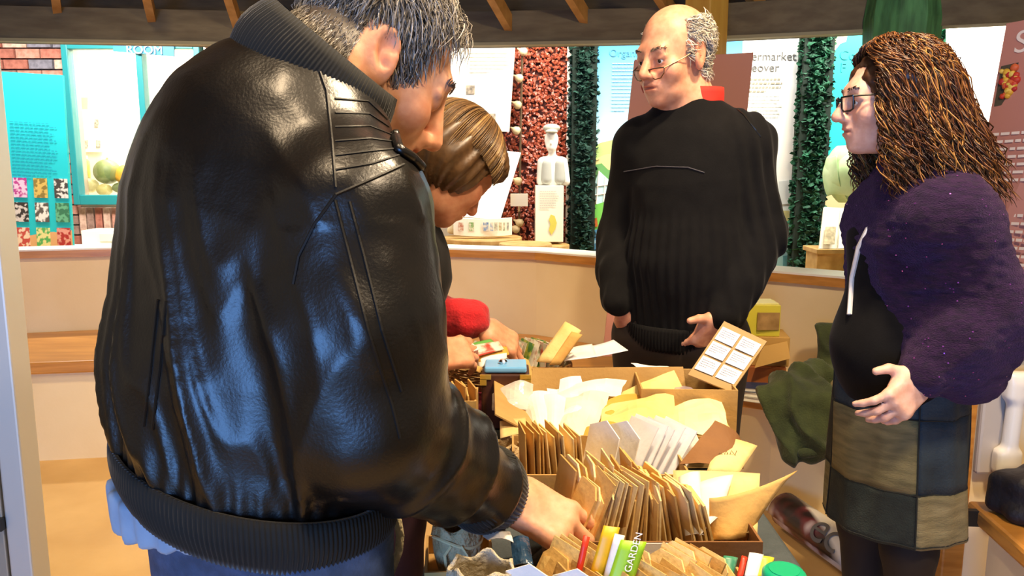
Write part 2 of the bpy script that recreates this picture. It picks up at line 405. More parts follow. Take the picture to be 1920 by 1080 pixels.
# window in the brick wall
win = empty('window_1', (WX0, YB, WZ0), kind='structure')
fw = .045
def bar(x0, z0, x1, z1, nm='window_frame', m=M_teal, y=YB+.03, d=.045): return MB().box(((x0+x1)/2, y, (z0+z1)/2), (abs(x1-x0)/2, d, abs(z1-z0)/2)).build(nm, m, win, bevel=.005)
bar(WX0, WZ0, WX0+fw, WZ1); bar(WX1-fw, WZ0, WX1, WZ1); bar(WX0+fw, WZ0, WX1-fw, WZ0+.07)
zt = at(140, 92, YB)[2]; bar(WX0+fw, zt, WX1-fw, zt+.06)
xm = at(268, 200, YB)[0]; bar(xm-.022, WZ0+.07, xm+.022, zt)
M_glass = mat('window_glass', '#ffffff', .02, trans=1., alpha=.12)
bar(WX0+fw, WZ0+.07, xm-.022, zt, 'window_pane', M_glass, YB+.04, .003); bar(xm+.022, WZ0+.07, WX1-fw, zt, 'window_pane', M_glass, YB+.04, .003)
# the white room behind the window
xr0, xr1 = WX0-.6, WX1+.6
o = MB().box(((xr0+xr1)/2, 7.2, 1.3), (1.4, .03, 1.4)).build('wall_far', mat('far_white', '#f7f3d8', .7)); o['kind'] = 'structure'
light('back_room_lamp', 'AREA', ((WX0+WX1)/2, 6.5, 2.5), ((WX0+WX1)/2, 6.9, 1.0), 95, (1.0, .95, .78), shape='RECTANGLE', size=1.4, size_y=.6)
ws = MB().box(((WX0+WX1)/2, 6.22, WZ0-.01), ((WX1-WX0)/2+.1, .3, .02)).build('shelf_board', M_white); tag(ws, 'white produce shelf just inside the teal window', 'shelf')
def veg(name, px, py, rpx, Y, m, label, cat, sq=1., ribs=0, stem=True, group=None):
    c = at(px, py, Y); r = rpx/FPX*Y
    e = empty(name, c, label, cat, group); n = 24; prof = []
    v = []; f = []
    for i in range(13):
        t = math.pi*i/12
        for j in range(n):
            an = 2*math.pi*j/n; rr = r*math.sin(t)*(1+.05*ribs*abs(math.cos(an*5)))
            v.append((c[0]+rr*math.cos(an)*1.05, c[1]+rr*math.sin(an), c[2]+r*sq*math.cos(t)))
    f = [(i*n+j, (i+1)*n+j, (i+1)*n+(j+1) % n, i*n+(j+1) % n) for i in range(12) for j in range(n)]
    meshobj('flesh', v, f, m, e, True)
    if stem: MB().tube([c+vec(0, 0, r*sq*.9), c+vec(.01, 0, r*sq*1.12)], [r*.1, r*.06], 6).build('stem', mat('veg_stem', '#8a7a40', .8), e)
    return e
M_melon = mat('melon_green', '#5c6b3c', .5, '#7a8552', 12., .1, 30); M_yel = mat('squash_yellow', '#e0a832', .45, '#d0902a', 9.)
veg('melon', 201, 322, 23, 6.1, M_melon, 'large round green melon behind the teal-framed window', 'melon')
veg('squash', 238, 328, 20, 6.12, M_yel, 'orange-yellow squash beside the large green melon', 'squash', .95, 1)
veg('gourd', 166, 348, 17, 6.08, mat('gourd_pale', '#c9bd84', .5, '#b0a668', 12.), 'pale cream gourd at the left corner of the shelf inside the window', 'gourd', .8, 1)
veg('gourd', 196, 356, 13, 6.05, mat('gourd_tan', '#a89a5c', .5), 'small tan gourd in front of the green melon', 'gourd', .85, 1)
veg('cucumber_gourd', 226, 352, 14, 6.07, mat('gourd_dk', '#4d5a34', .5), 'small dark green gourd below the yellow squash', 'gourd', .7, 0)
jar = empty('jar', at(156, 316, 6.2), 'jar of yellow-green produce left of the melon', 'jar'); p = at(156, 335, 6.2)
MB().lathe(p, [(.05, 0), (.055, .02), (.055, .13), (.04, .15)], 14).build('glass_body', mat('jar_green', '#a7a63c', .3), jar, True); MB().lathe(p+vec(0, 0, .15), [(.043, 0), (.043, .025)], 14).build('lid', M_white, jar)
def sheet(name, corners, th, m, parent=None, label=None, cat=None, bevel=0., group=None):
    """flat board through four world points TL,TR,BR,BL, given thickness behind"""
    TL, TR, BR, BL = [np.array(q, float) for q in corners]; nn = nrm(np.cross(TR-TL, BL-TL)); nn = nn if nn[1] > 0 else -nn
    o = MB().prism([TL, TR, BR, BL], nn*th).build(name, m, parent, bevel=bevel)
    if label: tag(o, label, cat, group)
    return o
def print_lines(parent, TL, x, dn, wd, ht, n, m, seed=1, nm='text_lines', frac=.5, off=.0015):
    rg = random.Random(seed); x, dn = nrm(x), nrm(dn); nn = np.cross(x, dn); nn = nn if nn[1] < 0 else -nn; mb = MB(); lh = ht/n
    for i in range(n):
        u = 0; end = wd*rg.uniform(.8, 1) if i < n-1 else wd*.5
        while u < end:
            l = min(rg.uniform(.03, .09)*wd+.3*lh, end-u)
            p = np.array(TL)+x*u+dn*(i*lh)+nn*off
            mb.add([p, p+x*l, p+x*l+dn*lh*frac, p+dn*lh*frac], [(0, 3, 2, 1)]); u += l+.02*wd
    return mb.build(nm, m, parent)
card = empty('wall_card', at(170, 250, 7.1), 'white notice card with small dark pictures on the far white wall', 'card')
sheet('card_sheet', [at(150, 205, 7.14), at(192, 205, 7.14), at(192, 285, 7.14), at(150, 285, 7.14)], .004, mat('card_white', '#ffffff', .6), card)
for px, py in ((161, 270), (184, 270), (181, 231)):
    sheet('picture', [at(px-4, py-7, 7.13), at(px+4, py-7, 7.13), at(px+4, py+7, 7.13), at(px-4, py+7, 7.13)], .003, mat('pic_dark', '#5a5c58', .6, '#cfcabb', 60.), card)
sheet('frame_panel', [at(144, 183, 7.15), at(164, 183, 7.15), at(164, 205, 7.15), at(144, 205, 7.15)], .01, mat('olive_card', '#c9c088', .6), None, 'small olive card above the notice card on the far wall', 'card')
# room sign
sg = empty('room_sign', at(268, 95, 5.765), 'blue hanging sign lettered ROOM over the teal window', 'sign')
TL, TR, BR, BL = at(212, 60, 5.765), at(326, 60, 5.765), at(326, 106, 5.765), at(212, 96, 5.765)
sheet('sign_board', [TL, TR, BR, BL], .015, mat('sign_blue', '#2f82b0', .5), sg)
text_mesh('lettering', 'ROOM', .085, at(271, 101, 5.755), (1, 0, -.02), (0, 0, 1), M_white, sg, align='CENTER')
# cyan banner with bean pictures
M_cyan = mat('cyan_print', '#1fc8d2', .5); M_sand = mat('sand_print', '#dfb07c', .5)
cb = empty('cyan_banner', at(80, 460, 4.75), 'bright cyan display board with rows of bean pictures at far left', 'board')
B0 = [at(1, 134, 4.75), at(117, 141, 4.75), at(138, 480, 4.75), at(22, 480, 4.75)]
sheet('board_face', B0, .02, M_cyan, cb)
def bpt(u, v, off=.002): 
    t = B0[0]*(1-u)*(1-v)+B0[1]*u*(1-v)+B0[2]*u*v+B0[3]*(1-u)*v; return t-vec(0, off, 0)
wave = [bpt(0, 1), bpt(0, .875)]+[bpt(u, .875+.012*math.sin(u*7)) for u in np.linspace(.05, .95, 12)]+[bpt(1, .85), bpt(1, 1)]
MB().prism(wave, (0, -.002, 0)).build('sand_band', M_sand, cb)
pics = [('#b83f8f', '#f0c8e0'), ('#d8b860', '#8f7a3a'), ('#e8e4dc', '#4a4540'), ('#d8d0c8', '#3a3430'), ('#efece2', '#5f584f'), ('#69b489', '#3a7a58'), ('#c8524a', '#efd8c0'), ('#58b464', '#e8e4a0'), ('#b03434', '#e0a090')]
for k_, (ca, cb_) in enumerate(pics):
    r_, c_ = divmod(k_, 3); u0 = .02+.27*(c_)+.06*c_; v0 = .565+r_*.135+(.005 if r_ == 2 else 0)
    sheet('bean_picture', [bpt(u0+.08, v0, .005), bpt(u0+.30, v0, .005), bpt(u0+.30, v0+.108, .005), bpt(u0+.08, v0+.108, .005)], .002, mat('bean_pic_%d' % k_, ca, .5, cb_, 42., detail=1., ramp=(.45, .55)), cb)
print_lines(cb, bpt(.1, .26), B0[1]-B0[0], B0[3]-B0[0], .27, .33, 17, mat('teal_ink', '#17a5ba', .6), 3, frac=.35)
# white carton on the ledge behind the sill
wc = empty('white_box', at(190, 455, 5.3), 'white carton lying under the brick window', 'box')
p0 = at(154, 462, 5.3); MB().box(p0+vec(.14, .1, .05), (.14, .1, .055)).build('carton', M_white, wc, bevel=.004); MB().box(p0+vec(.20, -.003, .06), (.075, .003, .025)).build('label_panel', mat('carton_grey', '#d8d8d2', .5), wc)
lz = at(154, 464, 5.3)[2]-.006; tag(MB().box((at(200, 460, 5.4)[0], 5.4, lz/2), (.3, .16, lz/2)).build('low_ledge', M_white), 'white ledge carrying the carton behind the sill', 'ledge')

# ---- panels right of the leather jacket
YD = 5.05
bk = MB().box((1.2, YD+.42, 1.2), (2.9, .03, 1.5)).build('wall_back', mat('back_white', '#efe9d8', .7)); bk['kind'] = 'structure'
M_paper = mat('panel_paper', '#f6f0dc', .5)
pn = empty('information_board', at(900, 170, 4.9), 'cream text panel with small pictures hanging above the bob-haired woman', 'panel')
P4 = [at(800, 86, 4.9), at(966, 88, 4.9), at(955, 247, 4.9), at(790, 240, 4.9)]
sheet('panel_sheet', P4, .02, M_paper, pn)
M_ink = mat('grey_ink', '#8f8a7a', .6); M_ink2 = mat('pale_ink', '#c9c5b8', .6); M_inkd = mat('dark_ink', '#5c5a58', .6)
print_lines(pn, at(880, 95, 4.89), (1, 0, 0), (0, 0, -1), .25, .13, 6, M_ink2, 5, frac=.4)
for px, py, s_ in ((882, 168, 8), (919, 223, 10)): sheet('picture', [at(px-s_, py-s_, 4.895), at(px+s_, py-s_, 4.895), at(px+s_, py+s_, 4.895), at(px-s_, py+s_, 4.895)], .003, mat('pic_grey', '#b8a890', .6, '#6a6258', 50.), pn)
p2 = sheet('tilted_panel', [at(832, 270, 4.82), at(977, 286, 4.82), at(938, 412, 4.72), at(842, 405, 4.72)], .02, mat('panel_cool', '#eef4f0', .5), None, 'plain white panel tilted behind the bob-haired woman', 'panel')
# red bean wall
rb = empty('bean_wall', at(995, 450, YD), 'wall panel packed with dark red dried beans', 'panel')
RB = [at(850, 80, YD), at(1066, 80, YD), at(1066, 475, YD), at(850, 475, YD)]
sheet('backing', RB, .03, mat('bean_back', '#4a1c14', .8), rb)
mb = MB(); rg = random.Random(5)
x0_, x1_, zb_, zt_ = RB[0][0], RB[1][0], RB[2][2], RB[0][2]
for i in range(3600):
    c = vec(rg.uniform(x0_, x1_), YD-.006-rg.uniform(0, .012), rg.uniform(zb_, zt_)); M = rot((0, 1, 0), rg.uniform(0, 6.28))@rot((1, 0, 0), rg.uniform(-.6, .6))
    l, wd_, h_ = rg.uniform(.012, .021), rg.uniform(.007, .011), rg.uniform(.006, .01)
    mb.add([c+M@vec(*q) for q in ((-l, 0, 0), (0, -h_, -wd_), (l, 0, 0), (0, -h_, wd_), (0, h_, 0))], [(0, 1, 3), (1, 2, 3), (0, 3, 4), (3, 2, 4), (2, 1, 4), (1, 0, 4)])
bb = mb.build('dried_beans', mat('red_bean', '#7d2a1c', .35, '#c86a4a', 55., detail=2., ramp=(.35, .75)), rb); bb['kind'] = 'stuff'
# garlic string
gs = empty('garlic_string', at(976, 80, YD-.06), 'string of garlic bulbs hanging on the red bean wall', 'garlic string')
MB().tube([at(980, 70, YD-.05), at(976, 250, YD-.05), at(973, 445, YD-.05)], .008, 6).build('cord', mat('twine', '#5a4630', .9), gs)
M_garlic = mat('garlic', '#e8d8b0', .5, '#d0b888', 20.)
for px, py in ((982, 97), (974, 147), (971, 197), (969, 245), (972, 340), (975, 418), (968, 430), (846, 432)):
    c = at(px, py, YD-.075); n = 10; prof = [(.004, .045), (.008, .03), (.02, .018), (.027, 0), (.02, -.017), (.006, -.022)]
    MB().lathe(c, prof, n, rot((0, 1, 0), -1.1 if px > 900 else .3)).build('garlic_bulb', M_garlic, gs, True)
wcard = empty('blank_card', at(973, 375, YD-.1), 'small blank cream card pinned on the garlic string', 'card')
sheet('card_sheet', [at(957, 363, YD-.1), at(990, 363, YD-.1), at(990, 387, YD-.1), at(957, 387, YD-.1)], .004, M_paper, wcard, bevel=.002)
MB().tube([at(973, 387, YD-.095), at(973, 396, YD-.08)], .006, 6).build('peg', M_garlic, wcard)
# white edge strip + moss columns
st = sheet('edge_strip', [at(1064, 75, YD-.02), at(1072, 75, YD-.02), at(1068, 480, YD-.02), at(1060, 480, YD-.02)], .03, M_white); st['kind'] = 'structure'; st.name = 'trim_4'
def moss(cx0, cx1, py0, py1, Y, m, label, n, seed):
    e = empty('moss_column', at((cx0+cx1)/2, py1, Y), label, 'moss column'); rg = random.Random(seed)
    A, B = at(cx0, py0, Y), at(cx1, py1, Y); xa, xb, zb, zt = A[0], B[0], B[2], A[2]
    MB().box(((xa+xb)/2, Y+.05, (zt+zb)/2), ((xb-xa)/2*.85, .05, (zt-zb)/2)).build('core_board', mat('moss_core', '#0d2018', .9), e)
    mb = MB()
    for i in range(n):
        an = rg.uniform(-.3, math.pi+.3); rr = (xb-xa)/2
        c = vec((xa+xb)/2+rr*math.cos(an)*rg.uniform(.55, 1.0), Y+.05-rr*.8*max(0, math.sin(an))*rg.uniform(.6, 1), rg.uniform(zb, zt))
        M = rot((0, 0, 1), rg.uniform(0, 6.28))@rot((1, 0, 0), rg.uniform(0, 6.28)); l = rg.uniform(.014, .026); w_ = l*.75
        mb.add([c+M@vec(*q) for q in ((-l, 0, 0), (-.3*l, w_, .3*l), (.7*l, .7*w_, 0), (l, -.2*w_, .25*l), (.2*l, -w_, 0), (-.6*l, -.6*w_, .3*l))], [(0, 1, 5), (1, 2, 3), (1, 3, 5), (3, 4, 5)])
    q = mb.build('moss', m, e); q['kind'] = 'stuff'; return e
M_moss = mat('moss_dark', '#12473a', .75, '#0a2c24', 25., ramp=(.3, .7)); M_moss2 = mat('moss_mid', '#145a3e', .75, '#0b3526', 25.); M_moss3 = mat('moss_bright', '#12855c', .75, '#0b5a3c', 25.)
moss(1070, 1118, 75, 480, YD-.08, M_moss, 'dark green moss column beside the red bean wall', 2600, 1)
moss(1506, 1544, 60, 510, 4.6, M_moss2, 'green moss column between the supermarket panel and the cyan panel', 2600, 2)
moss(1752, 1790, 40, 330, 4.5, M_moss3, 'bright green moss column right of the green trunk post', 1500, 3)
# statue on plinth
stt = empty('statue', at(1036, 348, 4.85), 'white figurine of a man in a flat cap and waistcoat on the text plinth', 'statue')
S0 = at(1036, 346, 4.85); ppm = FPX/4.85
def S(px, py, dy=0.): return at(px, py, 4.85+dy)
B = Body()
B.ell(S(1034, 262), (.042, .045, .056), k=.01); B.ell(S(1034, 276, -.02), (.03, .03, .03), k=.02); B.cone(S(1034, 262), S(1036, 300), .02, .024, k=.012); B.ell(S(1033, 268, -.045), (.008, .014, .014), k=.006)
B.cone(S(1036, 318), S(1037, 335), .06, .065, k=.02, flat=((0, 1, 0), .6)); B.cone(S(1022, 302), S(1050, 302), .028, .028, k=.02)
B.cone(S(1017, 304), S(1014, 340), .03, .026, k=.012); B.cone(S(1055, 304), S(1061, 340), .03, .026, k=.012); 
V, Fc = B.build(.007); meshobj('figure', V, Fc, mat('plaster', '#e6e4dc', .6), stt, True)
B = Body(); B.ell(S(1034, 240), (.052, .055, .025), k=.01); B.ell(S(1034, 247, -.045), (.04, .035, .009), k=.01); V, Fc = B.build(.006); meshobj('flat_cap', V, Fc, mat('cap_grey', '#b4b2a6', .7), stt, True)
for sx in (-1, 1):
    B = Body(); B.cone(S(1037+sx*12, 308, -.02), S(1037+sx*12, 336, -.025), .03, .034, k=.01, flat=((0, 1, 0), .85)); V, Fc = B.build(.006); meshobj('waistcoat', V, Fc, mat('waist_grey', '#a8aaa2', .7), stt, True)
pl = empty('text_plinth', at(1030, 452, 4.8), 'cream block with text and a yellow plant drawing under the statue', 'plinth')
C1, C2 = at(1004, 348, 4.78), at(1056, 454, 4.78)
MB().box(((C1[0]+C2[0])/2, 4.84, (C1[2]+C2[2])/2), ((C2[0]-C1[0])/2, .06, (C1[2]-C2[2])/2)).build('block', M_paper, pl, bevel=.003)
print_lines(pl, at(1012, 358, 4.777), (1, 0, 0), (0, 0, -1), .115, .11, 8, M_ink2, 8)
MB().prism([at(px, py, 4.778) for px, py in ((1033, 402), (1040, 405), (1044, 418), (1041, 430), (1034, 440), (1029, 432), (1032, 420), (1029, 412))], (0, -.002, 0)).build('plant_drawing', mat('yellow_print', '#d8cf5a', .6), pl)
M_log = mat('log_slice', '#c9a468', .6, '#b08a4c', 14.)
def slab(px, py, rpx, Y, label, hh=.035):
    p = at(px, py, Y); r = rpx/FPX*Y; e = empty('wood_slice', p, label, 'wood slice')
    MB().lathe(p-vec(0, 0, hh), [(r*.98, 0), (r, .01), (r, hh-.006), (r*.98, hh)], 28).build('wood', M_log, e); MB().lathe((p[0], p[1], 0), [(r*.9, 0), (r*.9, p[2]-hh)], 16).build('stump', mat('bark', '#3a2a1c', .9), e)
slab(905, 444, 74, 4.75, 'wide wood slice carrying the row of picture cards'); slab(985, 456, 50, 4.38, 'darker wood slice in front of the red bean wall'); slab(1030, 458, 38, 4.8, 'small wood slice under the text plinth')
pc = empty('picture_block', at(905, 440, 4.68), 'low curved white block with a row of small plant pictures', 'display block')
pts = [at(850+110*t, 408+3*math.sin(t*3), 4.62+.1*(t-.3)**2) for t in np.linspace(0, 1, 9)]
for a_, b_ in zip(pts[:-1], pts[1:]): MB().hexa([a_-vec(0, 0, .1), b_-vec(0, 0, .1), b_+vec(0, .04, -.1), a_+vec(0, .04, -.1), a_, b_, b_+vec(0, .04, 0), a_+vec(0, .04, 0)]).build('block_section', M_paper, pc)
for k_, (px, wdp, ca) in enumerate(((864, 5, '#b0542c'), (884, 5, '#6fa050'), (911, 5, '#5f86b8'), (922, 3, '#7a9ac0'), (930, 3, '#8a8a70'), (938, 3, '#b0a060'), (945, 2, '#7a8a60'), (952, 2, '#888'+'888'[:3])) ):
    sheet('picture', [at(px-wdp, 417, 4.618), at(px+wdp, 417, 4.618), at(px+wdp, 433, 4.618), at(px-wdp, 433, 4.618)], .002, mat('mini_%d' % k_, ca, .6, '#e8e0c8', 60.), pc)
# countryside mural panel
def gradmat(name, stops, axis=2):
    m = bpy.data.materials.new(name); m.use_nodes = True; nt = m.node_tree; b = nt.nodes['Principled BSDF']; b.inputs['Roughness'].default_value = .45
    tc = nt.nodes.new('ShaderNodeTexCoord'); sp = nt.nodes.new('ShaderNodeSeparateXYZ'); r = nt.nodes.new('ShaderNodeValToRGB')
    nt.links.new(tc.outputs['Generated'], sp.inputs[0]); nt.links.new(sp.outputs[axis], r.inputs[0]); nt.links.new(r.outputs[0], b.inputs['Base Color'])
    el = r.color_ramp.elements
    while len(el) < len(stops): el.new(.5)
    for e, (p, c) in zip(el, stops): e.position = p; e.color = srgb(c)
    return m
mu = empty('mural_panel', at(1160, 470, 5.0), 'countryside mural panel with blue sky and green fields left of the bald man', 'panel'); YM = 5.0
sheet('printed_sky', [at(1112, 70, YM), at(1400, 70, YM), at(1400, 490, YM), at(1112, 490, YM)], .02, gradmat('mural_sky', [(0, '#cfe3ea'), (.45, '#d4e6ec'), (.7, '#8fd0ee'), (1., '#1f9ade')]), mu)
def art(pts, c, nm, k): MB().prism([at(px, py, YM-.002-.002*k) for px, py in pts], (0, -.002, 0)).build(nm, mat('art_'+c.strip('#'), c, .5, c, 9.), mu)
art(((1112, 278), (1125, 268), (1150, 262), (1180, 266), (1220, 270), (1220, 490), (1112, 490)), '#a8c878', 'far_hill', 0)
art(((1112, 300), (1135, 290), (1160, 286), (1220, 290), (1220, 490), (1112, 490)), '#d8cc88', 'corn_field', 1)
art(((1112, 310), (1128, 306), (1140, 318), (1165, 322), (1220, 316), (1220, 490), (1112, 490)), '#5f9a58', 'hedge', 2)
art(((1112, 345), (1150, 340), (1220, 350), (1220, 490), (1112, 490)), '#b8a070', 'farmyard', 3)
art(((1113, 350), (1123, 320), (1150, 345), (1150, 372), (1118, 384)), '#b8dce4', 'greenhouse', 4)
for k_, (a_, b_) in enumerate((((1123, 320), (1118, 382)), ((1135, 332), (1132, 378)), ((1113, 350), (1150, 345)), ((1116, 366), (1150, 360)))): MB().tube([at(*a_, YM-.015), at(*b_, YM-.015)], .004, 4).build('glazing_bar', M_white, mu)
art(((1112, 385), (1135, 378), (1165, 384), (1165, 425), (1112, 432)), '#6fbf52', 'field', 5)
art(((1112, 432), (1140, 424), (1220, 428), (1220, 490), (1112, 490)), '#4a86b0', 'water', 6)
art(((1112, 452), (1130, 444), (1160, 452), (1160, 458), (1130, 450), (1112, 458)), '#9cc4dc', 'ripple', 7)
art(((1114, 410), (1119, 408), (1121, 424), (1116, 426)), '#b8622c', 'figure', 8)
text_mesh('lettering', 'Organic', .062, at(1142, 106, YM-.003), (1, 0, 0), (0, 0, 1), mat('blue_ink', '#3f7f9c', .6), mu)
print_lines(mu, at(1148, 118, YM-.003), (1, 0, 0), (0, 0, -1), .16, .3, 14, mat('blue_ink2', '#8cb6c8', .6), 9, frac=.3)
# supermarket panel
sp_ = empty('supermarket_panel', at(1460, 480, 4.75), 'white panel headed ermarket behind the bald man', 'panel'); YS = 4.75
sheet('printed_sheet', [at(1395, 60, YS), at(1524, 60, YS), at(1508, 505, YS), at(1380, 505, YS)], .02, gradmat('super_print', [(0, '#7fb4c4'), (.12, '#9cc0c8'), (.3, '#dfe4e4'), (.5, '#f4f4f2'), (.85, '#eef2f2'), (1., '#d4e2e6')]), sp_)
text_mesh('lettering', 'ermarket', .068, at(1409, 113, YS-.003), (1, 0, 0), (0, 0, 1), M_inkd, sp_)
text_mesh('lettering', 'eover', .068, at(1409, 134, YS-.003), (1, 0, 0), (0, 0, 1), M_inkd, sp_)
print_lines(sp_, at(1405, 147, YS-.003), (1, 0, 0), (0, 0, -1), .2, .09, 4, M_ink, 11, frac=.4); print_lines(sp_, at(1403, 178, YS-.003), (1, 0, 0), (0, 0, -1), .2, .16, 8, M_ink2, 12, frac=.35)
for k_, (q, c_) in enumerate(((((1465, 395), (1480, 395), (1480, 420), (1465, 420)), '#c8c48a'), (((1484, 400), (1500, 398), (1498, 425), (1484, 425)), '#d8cc9a'), (((1490, 440), (1503, 430), (1500, 470), (1484, 476)), '#9a6a8a'), (((1468, 480), (1500, 476), (1498, 500), (1468, 500)), '#4f8a9c'), (((1460, 340), (1500, 336), (1500, 380), (1460, 384)), '#cfd8dc'))):
    MB().prism([at(px, py, YS-.002) for px, py in q], (0, -.002, 0)).build('print_patch', mat('patch%d' % k_, c_, .5), sp_)
MB().tube([at(1502, 300, YS-.01), at(1499, 380, YS-.01), at(1494, 440, YS-.01)], .007, 6).build('trolley_outline', M_white, sp_)
# cyan comic panel
cp = empty('cyan_board', at(1600, 480, 4.7), 'cyan panel with a yellow sun corner between moss column and green trunk', 'panel'); YC = 4.72
sheet('printed_sheet', [at(1540, 50, YC), at(1760, 50, YC), at(1760, 300, YC), at(1540, 300, YC)], .02, mat('cyan2', '#22b8bc', .5), cp)
MB().prism([at(px, py, YC-.002) for px, py in ((1541, 50), (1592, 50), (1586, 78), (1575, 82), (1566, 94), (1541, 98))], (0, -.002, 0)).build('sun_shape', mat('sun_print', '#f0d890', .5), cp)
text_mesh('lettering', 'Con', .075, at(1574, 112, YC-.003), (1, 0, 0), (0, 0, 1), mat('cyan_ink', '#1a94a0', .6), cp)
text_mesh('lettering', 'F', .075, at(1575, 135, YC-.003), (1, 0, 0), (0, 0, 1), mat('cyan_ink', '#1a94a0', .6), cp)
sheet('lower_sheet', [at(1540, 300, YC), at(1760, 300, YC), at(1760, 520, YC), at(1540, 520, YC)], .02, mat('sand3', '#dccb9c', .6), cp)
wp = sheet('white_screen', [at(1779, 30, 4.4), at(1960, 20, 4.4), at(1960, 560, 4.4), at(1779, 560, 4.4)], .03, mat('screen_white', '#fbfbf6', .6), None, 'bright blank white screen right of the curly-haired woman', 'screen')
# cabbage model
cg = empty('cabbage', at(1602, 385, 4.3), 'large pale green cabbage model behind the curly-haired woman', 'cabbage'); c = at(1603, 326, 4.3); r = 54/FPX*4.3
M_cab = mat('cabbage_leaf', '#a9c890', .45, '#c8dcae', 7., .25, 14)
def leaf(th, ph, sz, k_):
    v = []; f = []; n = 9
    a = rot((0, 0, 1), th)@rot((0, 1, 0), ph)
    for i in range(n):
        for j in range(n):
            u, w_ = (i/(n-1)-.5)*2*sz, (j/(n-1)-.5)*2*sz
            if True:
                rr = r*(.93+.035*k_)+r*.05*(abs(u)**3+abs(w_)**3)*2+r*.015*math.sin(9*w_+k_); d = vec(math.cos(u)*math.cos(w_), math.sin(u)*math.cos(w_), math.sin(w_)*1.08); v.append(c+a@d*rr)
    f = [(i*n+j, (i+1)*n+j, (i+1)*n+j+1, i*n+j+1) for i in range(n-1) for j in range(n-1)]
    q = meshobj('leaf', v, f, M_cab, cg, True); s_ = q.modifiers.new('s', 'SOLIDIFY'); s_.thickness = .006; q.modifiers.new('ss', 'SUBSURF').levels = 1
MB().lathe(c, [(.01, -r*.95), (r*.6, -r*.75), (r*.9, -r*.3), (r*.92, r*.2), (r*.7, r*.65), (.01, r*.95)], 20).build('heart', M_cab, cg, True)
for k_, (th, ph, sz) in enumerate(((-1.9, .1, .9), (-1.1, -.3, .85), (-2.6, -.2, .85), (-1.5, .7, .8), (-.4, .2, .8), (3.0, .3, .8), (-1.6, -.8, .7), (1.2, 0, .9))): leaf(th, ph, sz, k_ % 3)
bs = empty('book_stand', at(1570, 505, 4.1), 'small pine stand in front of the cyan panel', 'stand')
p = at(1567, 470, 4.05); MB().box(p+vec(.0, .06, -.06), (.1, .08, .055)).build('stand_block', M_log, bs, bevel=.004); MB().box(p+vec(0, .05, -.0), (.115, .1, .012)).build('stand_top', M_log, bs, bevel=.003); MB().box(p+vec(0, .06, -.5), (.09, .07, .4)).build('stand_base', M_log, bs)
bo = empty('open_book', at(1567, 466, 4.05), 'open picture book propped on the pine stand', 'book')
for sx, (a_, b_, c_, d_) in ((0, ((1546, 388), (1578, 390), (1572, 466), (1537, 466))), (1, ((1578, 390), (1612, 386), (1608, 464), (1572, 466)))):
    sheet('page', [at(*a_, 4.14), at(*b_, 4.16), at(*c_, 4.03), at(*d_, 4.01)], .012, M_paper, bo)
sheet('illustration', [at(1548, 425, 4.068), at(1568, 425, 4.068), at(1565, 458, 4.012), at(1544, 458, 4.012)], .002, mat('illus', '#c9b890', .6, '#8f8462', 40.), bo)

# ---------------------------------------------------------------- pink banners
M_pink = mat('pink_board', '#c08478', .6); M_pink2 = mat('pink_board_b', '#bd8478', .6)
pb = empty('pink_board', at(1290, 480, 3.4), 'dusty pink display board behind the bald man', 'board'); YP = 3.36
sheet('board_face', [at(1190, 112, YP), at(1413, 98, YP), at(1352, 668, YP-.24), at(1130, 668, YP-.24)], .02, M_pink, pb)
text_mesh('lettering', 'ow', .085, at(1318, 156, YP-.012), (1, 0, .03), (-.02, 0, 1), mat('white_ink', '#efe4dc', .6), pb)
for k_, pth in enumerate((((1203, 150), (1206, 172), (1204, 192)), ((1212, 152), (1208, 176), (1214, 196)), ((1222, 180), (1210, 186), (1202, 198)))): MB().tube([at(*q, YP-.02) for q in pth], [.006, .009, .005], 6).build('root_drawing', mat('root_red', '#8c3c34', .6), pb)

pr = empty('pink_banner', at(1900, 480, 2.6), 'tall pink banner with fruit picture and white text at the right edge', 'banner')
YR = 2.6
R4 = [at(1887, 44, YR+.02), at(2060, 12, YR-.2), at(2010, 640, YR-.3), at(1780, 640, YR-.1)]
sheet('banner_face', R4, .015, M_pink2, pr)
def rpt(u, v, off=.003): 
    t = R4[0]*(1-u)*(1-v)+R4[1]*u*(1-v)+R4[2]*u*v+R4[3]*(1-u)*v; nn = nrm(np.cross(R4[1]-R4[0], R4[3]-R4[0])); nn = nn if nn[1] < 0 else -nn; return t+nn*off
M_wink = mat('white_ink', '#efe4dc', .6)
text_mesh('lettering', 'S', .10, rpt(.14, .10), R4[1]-R4[0], R4[0]-R4[3], M_wink, pr)
sheet('picture_ground', [rpt(.035, .135), rpt(.5, .125), rpt(.5, .255), rpt(.035, .26)], .002, mat('pic_ground', '#3a342c', .7, '#55503c', 30.), pr)
rg = random.Random(4)
for k_ in range(46):
    u, v = rg.gauss(.17, .05), rg.gauss(.195, .028)
    if not (.06 < u < .3 and .14 < v < .25): continue
    c = rpt(u, v, .006); cc = rg.choice(('#c83c28', '#e0b43c', '#d86a3c', '#b82c2c', '#e8cc60')); rr = rg.uniform(.008, .014)
    MB().lathe(c, [(.001, -rr), (rr*.8, -rr*.5), (rr, 0), (rr*.8, rr*.5), (.001, rr)], 8, rot((1, 0, 0), 1.5)).build('printed_fruit', mat('fr'+cc.strip('#'), cc, .5), pr, True)
print_lines(pr, rpt(.05, .345), R4[1]-R4[0], R4[3]-R4[0], .28, .17, 7, M_wink, 21, frac=.36, off=.003); print_lines(pr, rpt(.22, .60), R4[1]-R4[0], R4[3]-R4[0], .22, .2, 8, M_wink, 22, frac=.36, off=.003)
sheet('small_picture', [rpt(.07, .52), rpt(.2, .52), rpt(.2, .6), rpt(.07, .6)], .002, mat('pic_teal', '#7f8f8a', .7, '#5c6a68', 40.), pr)
